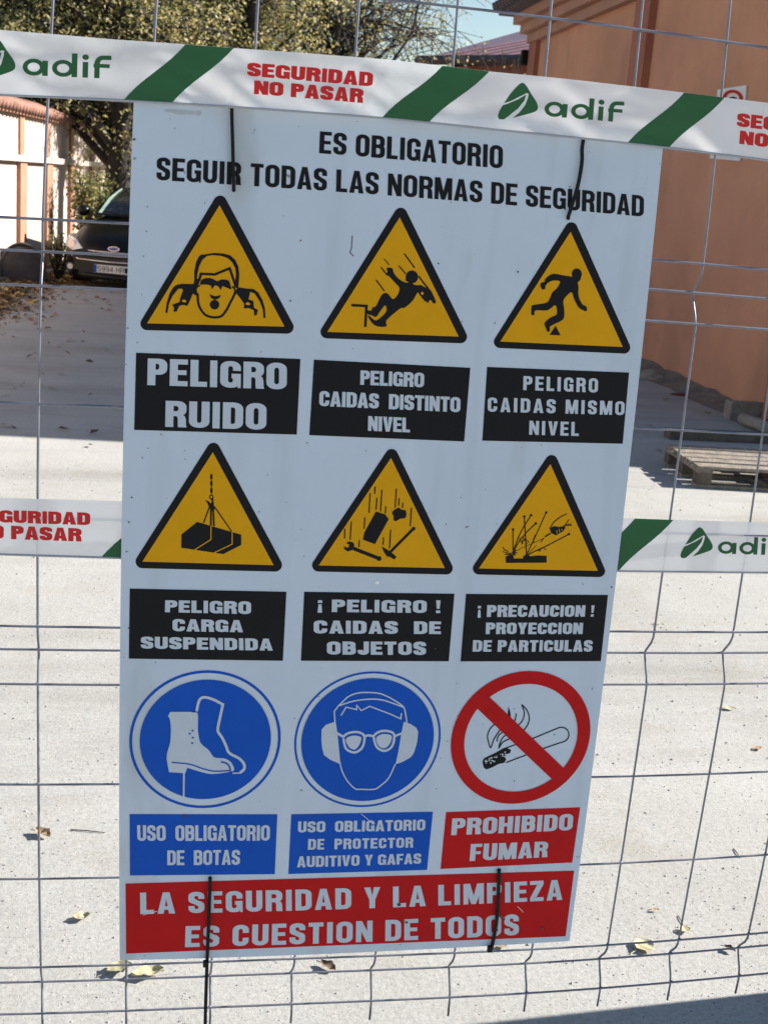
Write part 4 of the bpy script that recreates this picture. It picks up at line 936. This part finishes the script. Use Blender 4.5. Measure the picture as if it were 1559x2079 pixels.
def tape(name, label, y0, f, topp, botp, stripes, texts, logos, x0p, x1p):
    s_ = Surf(y0, f); t = thing(name, label, 'tape', (0, 0, 0))
    tp = [s_.px(*p) for p in topp]; bp_ = [s_.px(*p) for p in botp]
    def itp(P, x):
        if x <= P[0][0]: a, c_ = P[0], P[1]
        elif x >= P[-1][0]: a, c_ = P[-2], P[-1]
        else:
            i = max(k for k in range(len(P)-1) if P[k][0] <= x); a, c_ = P[i], P[i+1]
        return a[1]+(c_[1]-a[1])*(x-a[0])/(c_[0]-a[0])
    X0, X1 = x0p, x1p; NXT, NZT = 90, 6; V = []; Fc = []
    for i in range(NXT+1):
        x = X0+(X1-X0)*i/NXT; a, c_ = itp(bp_, x), itp(tp, x)
        for j in range(NZT+1): V.append(s_.put((x, a+(c_-a)*j/NZT), 0))
    for i in range(NXT):
        for j in range(NZT): k = i*(NZT+1)+j; Fc.append((k, k+NZT+1, k+NZT+2, k+1))
    me = mesh('band', V, Fc, True); me.materials.append(TX); link('band', me, None, t)
    hem = MB(); hem.tube([s_.put((X0+(X1-X0)*i/NXT, itp(bp_, X0+(X1-X0)*i/NXT)), .0006) for i in range(NXT+1)], .0018, 5); hem.build('hem', M['edge'], t, smooth=True)
    for (a, c_, d, e) in stripes:       # TL,TR,BR,BL pixels, subdivided down the band
        q = [s_.px(*p) for p in (a, c_, d, e)]; polys = []; n_ = 8
        V = []; Fc = []
        for j in range(n_+1):
            for i in range(5):
                u = i/4; v = 1-j/n_
                # edges lean in a gentle S like the printed stripe
                x_, z_ = bil(q, u, v); sft = .0025*sin(2*pi*v)*1.0
                zt_, zb_ = itp(tp, x_), itp(bp_, x_); V.append(s_.put((x_-sft, zb_+(zt_-zb_)*v*.996+.0002), .0007))
        for j in range(n_):
            for i in range(4): k = j*5+i; Fc.append((k, k+5, k+6, k+1))
        me = mesh('green_stripe', V, Fc, True); me.materials.append(M['tgreen']); link('green_stripe', me, None, t)
    for txt, q in texts: s_.build('lettering', text_polys(txt, [s_.px(*p) for p in q], .42, .235, .08), M['tred'], .0007, t, kind='stuff')
    for q in logos:
        qq = [s_.px(*p) for p in q]; f_ = lambda x, y: bil(qq, x/352, y/93)
        s_.build('company_logo', logo_polys(f_), M['tgreen'], .0007, t, kind='stuff')
    return t, s_
UY = -.042
upf = lambda x, z: UY-.24*(z-1.841)+.0045*sin(9*x)+.0028*sin(23*x+4)+.0012*sin(61*x+30*z)
topp = [(0, 60.5), (226, 79.5), (474.6, 97.5), (800, 122), (993, 145), (1139, 159), (1388, 188), (1559, 209)]
botp = [(0, 193), (251, 204), (349, 209.5), (800, 241.5), (1000, 263), (1272.6, 290.6), (1357, 300), (1559, 326)]
up, ups = tape('barrier_tape', 'white and green barrier tape stretched across the top edge of the sign', UY, upf, topp, botp,
    [((377, 90), (474.6, 97.5), (349, 209.5), (251, 204)), ((898, 135), (993, 145), (870, 250), (775, 241)), ((1388, 188.6), (1470, 199), (1357, 300), (1272.6, 290.6)), ((-118, 50), (-18, 59), (-140, 188), (-238, 181)), ((1790, 240), (1865, 250), (1770, 352), (1692, 342))],
    [('SEGURIDAD', [(502.8, 126.7), (758.3, 147.3), (755.8, 176), (501.8, 154)]), ('NO PASAR', [(516.7, 163.2), (738.8, 180.6), (736.8, 209.3), (515.6, 190.9)]),
     ('SEGURIDAD', [(1496.5, 229), (1729, 258), (1727, 286), (1494.5, 256.3)]), ('NO PASAR', [(1501.7, 265), (1716, 293), (1714, 321), (1499.6, 292)])],
    [[(47.2, 104.7), (228, 112.5), (226.8, 160), (46.2, 152.4)], [(1107, 193), (1268, 206), (1264.9, 249), (1103.4, 235.3)]], -3.3*SX, 12.4*SX)
LYY = -.0098
lof = lambda x, z: LYY+.0015*sin(4*x)
topp = [(0, 1010.5), (242, 1017.5), (1271.6, 1052), (1366.4, 1055.4), (1559, 1061)]
botp = [(0, 1125.6), (241.4, 1133), (1257.6, 1159.5), (1559, 1162.8)]
tape('barrier_tape', 'white and green barrier tape passing behind the middle of the sign', LYY, lof, topp, botp,
    [((330, 1021), (420, 1024), (296, 1134), (205.6, 1131.3)), ((1288.3, 1052.5), (1366.4, 1055.4), (1254.8, 1159.5), (1178, 1158)), ((1760, 1066), (1836, 1068), (1736, 1165), (1660, 1164))],
    [('SEGURIDAD', [(-53.8, 1034), (183.8, 1040.8), (183.8, 1066.3), (-53.8, 1059)]), ('NO PASAR', [(-48.5, 1064.3), (166.3, 1073), (166.3, 1099.6), (-48.5, 1092.3)])],
    [[(1458, 1089), (1588, 1092.5), (1586, 1127.5), (1455.7, 1123.8)]], -3.3*SX, 12.4*SX)

# ================================================================== CABLE TIES
def tie(label, pts, w_=7, y=-.0245, lay=None, head=None, ys=None):
    t = thing('cable_tie', label, 'cable tie', (0, 0, 0), group='cable ties holding the sign')
    P = sm(pts, False, 5); V = []; Fc = []
    n_ = len(P)
    for i, p in enumerate(P):
        a, c_ = P[max(0, i-1)], P[min(n_-1, i+1)]; dx, dy = c_[0]-a[0], c_[1]-a[1]; L = sqrt(dx*dx+dy*dy); nx, ny = -dy/L*w_/2, dx/L*w_/2
        yy = y if ys is None else ys(i/(n_-1))
        A1, A2 = onY(p[0]+nx, p[1]+ny, yy), onY(p[0]-nx, p[1]-ny, yy); V += [A1, A2, A2+Vector((0, .0016, 0)), A1+Vector((0, .0016, 0))]
    for i in range(n_-1):
        for k in range(4): Fc.append((i*4+k, i*4+(k+1) % 4, i*4+4+(k+1) % 4, i*4+4+k))
    Fc += [(0, 1, 2, 3), tuple((n_-1)*4+k for k in (3, 2, 1, 0))]
    me = mesh('strap', V, Fc); me.materials.append(M['tie']); link('strap', me, None, t)
    if head:
        c_ = onY(head[0], head[1], y-.001); MB().box(c_.x-.0045, c_.x+.0045, c_.y-.003, c_.y+.0045, c_.z-.006, c_.z+.006).build('head', M['tie'], t, bevel=.0012)
    # the part that goes through the board and round the wire
    e1_ = onY(*pts[-1], y) if lay is None else None
    return t
tie('black tie at the top left, crossing the word SEGUIR', [(473, 128), (471, 215), (473, 300), (475, 384)], ys=lambda u: -.0245)
tie('black tie at the top right, bent over the word SEGURIDAD', [(1213, 180), (1184, 284), (1181, 330), (1172, 380), (1153, 441)])
tie('black tie at the bottom left whose long tail hangs below the sign', [(427, 1784), (425, 1850), (421, 1950), (418, 2040), (416, 2140)], head=(418, 1957))
tie('black tie at the bottom right, crossing the word LIMPIEZA', [(1013, 1768), (1011, 1830), (1008, 1870), (1000, 1915), (996, 1930)], head=(994, 1927))
MB().tube([onY(1010, 1853, -.026), onY(1017, 1862, -.026), onY(1025, 1867, -.028)], .0012, 5).build('twig', bark, label='tiny dark twig caught behind the bottom right cable tie', category='twig')

# ================================================================== ADDED PILLAR (unseen, put there to shade the lower right corner)
g0 = gs0; sdir_ = Vector((cos(SUN_AZ), sin(SUN_AZ), 0))
px_ = 2.35; gy = gs1.y+(px_-gs1.x)*math.tan(SUN_AZ)-.022
print('pillar', px_, gy)
MB().box(px_, px_+.5, gy-.42, gy, 0, 1.15).build('shade_pillar', plaster, bevel=.01, label='short salmon plastered pillar added out of view right of the fence to cast shade', category='pillar')

# ================================================================== PALLET
PZ = .144
pa, pb, pc = onZ(1418, 946, PZ), onZ(1559, 949, PZ), onZ(1377, 903, PZ)
print('pallet', (pc-pa).length, pa, pb, pc)
an_ = radians(-6); pxd = Vector((cos(an_), sin(an_), 0)); pyd = Vector((-pxd.y, pxd.x, 0))
PT = Matrix(((pxd.x, pyd.x, 0, pa.x), (pxd.y, pyd.y, 0, pa.y), (0, 0, 1, 0), (0, 0, 0, 1)))
wood = mat('weathered_pallet_wood', (.29, .245, .195), .9, var=.5, vscale=14, bump=.5, bscale=60)
dwood = mat('dark_old_timber', (.14, .11, .085), .95, var=.5, vscale=8, bump=.6, bscale=40)
DY = (pc-pa).dot(pyd); Wd = .8 if DY < 0 else max(.7, DY)
pt = thing('pallet', 'weathered grey wooden pallet lying half in the building shade at the right', 'pallet', (0, 0, 0))
rp = random.Random(9)
nb_ = 5; bwid = .115
for k in range(nb_):
    y_ = k*(Wd-bwid)/(nb_-1); MB().box(rp.uniform(-.01, .01), 1.2, y_, y_+bwid, PZ-.022, PZ+rp.uniform(-.002, .002), PT).build('deck_board', wood, pt, bevel=.003)
for x_ in (0, .55, 1.1):
    MB().box(x_, x_+.10, .005, Wd-.005, PZ-.046, PZ-.0235, PT).build('cross_board', wood, pt)
    for y_ in (0, Wd/2-.05, Wd-.1):
        MB().box(x_+.002, x_+.098, y_+.003, y_+.097, .0225, PZ-.047, PT).build('block', dwood, pt)
for y_ in (0, Wd/2-.05, Wd-.1): MB().box(0.005, 1.195, y_+.001, y_+.099, .001, .022, PT).build('bottom_board', wood, pt)
# old beam behind the pallet
def beam(name, label, cat, p, q, w_, h_, m, bevel=.006, z0=0):
    P0, P1 = onZ(*p), onZ(*q); d = (P1-P0).normalized(); T = Matrix(((d.x, -d.y, 0, P0.x), (d.y, d.x, 0, P0.y), (0, 0, 1, z0), (0, 0, 0, 1)))
    return MB().box(0, (P1-P0).length, -w_/2, w_/2, .001, h_, T).build(name, m, bevel=bevel, label=label, category=cat)
beam('timber_beam', 'dark old timber beam lying behind the pallet', 'beam', (1352, 889), (1640, 902), .14, .07, dwood)
def rock(name, label, cat, p, r, m, sd, flat=.6, parent=None):
    P = onZ(*p); bm = bmesh.new(); bmesh.ops.create_icosphere(bm, subdivisions=2, radius=1); rn = random.Random(sd)
    off = Vector((rn.uniform(0, 50), rn.uniform(0, 50), 0))
    for v in bm.verts:
        d = 1+.35*noise.noise(v.co*1.4+off)+.15*noise.noise(v.co*4+off); v.co = Vector((v.co.x*d*r[0], v.co.y*d*r[1], max(-.2, v.co.z*d)*r[2]))
    me = bpy.data.meshes.new(name); bm.to_mesh(me); bm.free(); me.materials.append(m)
    o = link(name, me, None, parent); o.location = P+Vector((0, 0, r[2]*.2)); o.rotation_euler = (0, 0, rn.uniform(0, 6))
    if label: o['label'] = label; o['category'] = cat
    return o
# broken concrete block with holes in it
cb_ = thing('broken_block', 'broken hollow concrete block in front of the salmon wall', 'concrete block', onZ(1512, 852), -.15)
bb = MB(); bb.box(-.17, .17, -.09, -.06, 0, .17).box(-.17, .17, .06, .09, 0, .15).box(-.17, -.14, -.06, .06, 0, .16).box(-.03, .0, -.06, .06, 0, .14).box(.12, .15, -.06, .06, .0, .10); bb.build('shell', cement, cb_, bevel=.004)
MB().box(-.13, -.04, -.05, .05, .0, .06).build('mortar_lump', cement, cb_)
MB().tube([onZ(1505, 862)+Vector((0, 0, .05)), onZ(1535, 875)+Vector((0, 0, .06)), onZ(1575, 893)+Vector((0, 0, .05))], .05, 10).build('concrete_pipe', cement, smooth=True, label='short curved grey pipe lying beside the broken block', category='pipe')
rock('rubble', 'small pale rubble heap at the foot of the wall next to the sign edge', 'rubble', (1318, 770), (.16, .1, .08), cement, 3)
rock('wood_scrap', 'broken light wood scrap in front of the pallet', 'wood scrap', (1545, 985), (.17, .06, .035), wood, 5)
rock('red_scrap', 'small dark red scrap lying near the foot of the salmon wall', 'scrap', (1380, 803), (.10, .04, .02), mat('dark_red_scrap', (.12, .03, .025), .8), 6)
rock('yellow_leaf_clump', 'small yellow leaf lying on the shaded ground before the block', 'leaf', (1435, 838), (.05, .03, .01), LM[0], 8)
# dirt banked against the foot of the building wall
db = MB(); rn = random.Random(12); n_ = 90; V = []
for i in range(n_+1):
    u = i/n_; x_ = u*LW
    h_ = .09+.05*noise.noise(Vector((x_*1.3, 3, 0)))+.02*noise.noise(Vector((x_*5, 7, 0))); w_ = .24+.14*noise.noise(Vector((x_*.9, 9, 0)))+.05*noise.noise(Vector((x_*6, 2, 0)))
    V += [TB @ Vector((x_, -.01, max(.02, h_))), TB @ Vector((x_, -w_*.4, max(.012, h_*.5))), TB @ Vector((x_, -w_, .002))]
db.add(V, [(i*3+k, i*3+k+1, i*3+k+4, i*3+k+3) for i in range(n_) for k in range(2)])
db.build('dirt_bank', mat('dirt', (.20, .165, .13), .97, var=.45, vscale=5, bump=.8, bscale=25), smooth=True, kind='stuff')

# ================================================================== LEFT CLUTTER
tb = thing('plastic_tub', 'dark grey domed plastic tub standing against the sunlit wall', 'tub', gpos(44, 18.2), .1)
tub = mat('grey_rubber', (.055, .050, .052), .7, var=.3, vscale=6)
V = []; Fc = []; n_ = 18
for k, (y_, s_) in enumerate(((-.32, 1.0), (.30, .9))):
    for i in range(n_+1):
        a = pi*i/n_; V.append((-.36*s_*cos(a)*(1-.12*sin(a)), y_, .56*s_*sin(a)**.8 if 0 < i < n_ else 0))
    for i in range(n_+1):
        a = pi*i/n_; V.append((-.33*s_*cos(a)*(1-.12*sin(a)), y_+.005, .53*s_*sin(a)**.8 if 0 < i < n_ else 0))
N2 = n_+1
for i in range(n_):
    Fc += [(i, i+1, 2*N2+i+1, 2*N2+i), (N2+i, 3*N2+i, 3*N2+i+1, N2+i+1), (i, N2+i, N2+i+1, i+1), (2*N2+i, 2*N2+i+1, 3*N2+i+1, 3*N2+i)]
Fc.append(tuple(range(n_+1))[::-1])
me = mesh('shell', V, Fc, True); me.materials.append(tub); link('shell', me, None, tb)
MB().tube([(-.35*cos(pi*i/n_)*(1-.12*sin(pi*i/n_)), -.325, .55*sin(pi*i/n_)**.8 if 0 < i < n_ else 0.01) for i in range(n_+1)], .018, 6).build('rim', tub, tb, smooth=True)
beam('light_plank', 'pale wooden plank lying on the ground at the left edge', 'plank', (-60, 578), (56, 566), .22, .07, wood)
bag = mat('white_plastic', (.75, .75, .76), .4)
rock('plastic_bag', 'crumpled white plastic bag beside the pale plank', 'bag', (58, 567), (.16, .10, .10), bag, 21)
rock('plastic_bag', 'smaller crumpled white plastic bag nearest the orange pilaster', 'bag', (80, 566), (.13, .09, .07), bag, 22)

# ================================================================== LEAVES ON THE GROUND
def litter(name, n, fn, size, seed, mats, **props):
    rn = random.Random(seed); mb = MB()
    for _ in range(n):
        P = fn(rn)
        if P is None: continue
        a = rn.uniform(0, 2*pi); d = Vector((cos(a), sin(a), rn.uniform(-.1, .45))); s_ = Vector((-sin(a), cos(a), rn.uniform(-.3, .3))); L = size*rn.uniform(.6, 1.4)
        k = len(mb.v); p = P+Vector((0, 0, .004+rn.uniform(0, .012)))
        mb.v += [tuple(p), tuple(p+d*L*.5+s_*L*.3), tuple(p+d*L), tuple(p+d*L*.5-s_*L*.3+Vector((0, 0, .01)))]; mb.f.append((k, k+1, k+2, k+3)); mb.mi.append(rn.choice((0, 0, 1, 2, 3)))
    return mb.build(name, mats, **props)
LB = [mat('litter_brown', (.20, .115, .05), .8), mat('litter_tan', (.34, .24, .11), .8), mat('litter_dark', (.07, .045, .03), .85), mat('litter_gold', (.42, .30, .08), .7)]
def near_wall(rn):
    px, py = rn.uniform(-60, 175), 556+abs(rn.gauss(0, 1))*17
    if px > 100: py = 556+abs(rn.gauss(0, 1))*12
    return onZ(px, py)
litter('leaf_litter', 5200, near_wall, .075, 1, LB, kind='stuff')
def drift(rn):
    px = rn.uniform(-80, 130)*rn.random()**.9 if rn.random() < .82 else rn.uniform(0, 240)
    py = 583+abs(rn.gauss(0, 34)); 
    if px > 110 and rn.random() < .75: return None
    if py > 700: return None
    return onZ(px, py)
litter('leaf_drift', 900, drift, .085, 2, LB, kind='stuff')
def scat(rn):
    px, py = rn.uniform(-50, 1600), rn.uniform(600, 930)
    if rn.random() < .3: px = rn.uniform(-50, 260)
    return onZ(px, py)
litter('scattered_leaves', 95, scat, .07, 3, [LB[0], LB[2], LB[2], LB[1]], kind='stuff')
def under(rn): return onZ(rn.uniform(150, 500), rn.uniform(520, 580))
litter('leaf_litter', 1200, under, .075, 4, LB, kind='stuff')
# foreground leaves, each one of its own
def leaf(px, py, L, rot, label, m, curl=.5, wr=.32, sd=0):
    rn = random.Random(sd+5); P = onZ(px, py); n1 = 8; V = []; Fc = []
    for i in range(n1+1):
        u = i/n1; w_ = L*wr*sin(pi*min(1, u*1.02))**.8*(1+.18*sin(u*21+sd)); x_ = (u-.5)*L
        for j in (-1, -.5, 0, .5, 1):
            V.append((x_, j*w_, .006+curl*L*.18*(abs(j)**1.6)+.10*L*curl*sin(u*pi*2+sd)**2+rn.uniform(0, .0016)))
    for i in range(n1):
        for j in range(4): k = i*5+j; Fc.append((k, k+5, k+6, k+1))
    k = len(V); V += [(-.5*L, -.001, .008), (-.85*L, .0, .003), (-.85*L, .002, .005), (-.5*L, .001, .009)]; Fc.append((k, k+1, k+2, k+3))
    V = [(a*.88, b_*.88, c_*.85) for a, b_, c_ in V]; me = mesh('fallen_leaf', V, Fc, True); me.materials.append(m)
    o = link('fallen_leaf', me, None, None, label=label, category='leaf', group='dry leaves in the foreground'); o.location = P; o.rotation_euler = (0, 0, rot)
    return o
tan = mat('dry_leaf_tan', (.42, .29, .15), .75, var=.4, vscale=40); pale = mat('dry_leaf_pale', (.58, .50, .30), .75, var=.3, vscale=40)
olive = mat('dry_leaf_olive', (.36, .33, .19), .75, var=.4, vscale=40); brn = mat('dry_leaf_brown', (.17, .10, .06), .8, var=.4, vscale=40)
leaf(88, 1698, .062, -.75, 'curled tan leaf beside the lower left fence wires, level with the blue panels', tan, .9, .30, 1)
leaf(166, 1868, .046, .2, 'small pale curled leaf left of the bottom red panel', pale, .9, .34, 2)
leaf(243, 1974, .066, .35, 'olive grey leaf just below the bottom left corner of the sign', olive, .8, .34, 3)
leaf(300, 1984, .080, 3.3, 'pale broken leaf under the bottom edge of the sign, near its left corner', pale, .8, .25, 4)
leaf(666, 1968, .05, -.9, 'dark curled leaf below the middle of the sign', brn, .8, .3, 5)
leaf(1478, 1441, .058, -.25, 'pale yellow leaf on sunlit concrete right of the barred circle', pale, .3, .26, 6)
leaf(1537, 1522, .036, .4, 'small peach coloured leaf at the right edge', tan, .3, .4, 7)
leaf(1306, 1926, .062, .5, 'broad pale leaf at the lower right, behind the bottom fold of the fence', pale, .5, .48, 8)
leaf(1388, 1892, .036, .1, 'small yellowish leaf between two wires at the lower right', pale, .6, .4, 9)
leaf(1328, 1851, .026, 0, 'narrow reddish leaf fragment on the concrete at lower right', tan, .3, .2, 10)
leaf(1018, 1925, .03, .2, 'small pink leaf fragment under the lower right tie', tan, .3, .3, 11)
leaf(1480, 1932, .034, -1, 'dark shrivelled leaf near the right bottom fold wires', brn, .9, .3, 12)
leaf(1210, 1270, .045, .1, 'pale leaf sliver beside the sign edge at the middle fold', pale, .3, .2, 13).location = onZ(1335, 1268)
def twig(p, q, r, label, bend=.1):
    a, c_ = onZ(*p), onZ(*q); m = a.lerp(c_, .5)+Vector((0, bend*(a-c_).length, 0)); z_ = Vector((0, 0, r*1.5))
    MB().tube([a+z_, m+z_*1.6, c_+z_], [r, r, r*.6], 5).build('twig', bark, label=label, category='twig', group='twigs in the foreground')
twig((144, 1686), (214, 1692), .0016, 'thin straight twig left of the blue boots panel', .0)
twig((1488, 1724), (1501, 1743), .0014, 'short dark twig at the right edge by the lower cross wire', .0)
twig((1375, 1860), (1386, 1880), .0012, 'tiny twig beside the small yellowish leaf', .0)
# grit: loose chips and crumbs all over the near concrete
def grit(rn):
    px, py = rn.uniform(-60, 1620), 940+(2120-940)*rn.random()
    return onZ(px, py)
rn = random.Random(77); mb = MB()
for _ in range(4200):
    P = grit(rn); s_ = rn.choice((.0012, .0016, .0022, .0035))*rn.uniform(.7, 1.3)*(1+.25*max(0, (P-CAM).length-3)); 
    if noise.noise(P*1.6) < -.15 and rn.random() < .7: continue
    k = len(mb.v); a = rn.uniform(0, 6); e_ = rn.uniform(.5, 1.0)
    c4 = [P+Vector((cos(a+i*pi/2)*s_*(1 if i % 2 else e_), sin(a+i*pi/2)*s_*(1 if i % 2 else e_), 0)) for i in range(4)]
    mb.v += [tuple(p) for p in c4]+[tuple(P+Vector((0, 0, s_*rn.uniform(.5, 1.1))))]; mb.f += [(k+i, k+(i+1) % 4, k+4) for i in range(4)]; mb.mi += [0 if s_ < .003 else rn.choice((0, 1))]*4
mb.build('grit', [mat('dark_grit', (.22, .21, .21), .9), mat('grey_grit', (.40, .38, .34), .9)], kind='stuff')
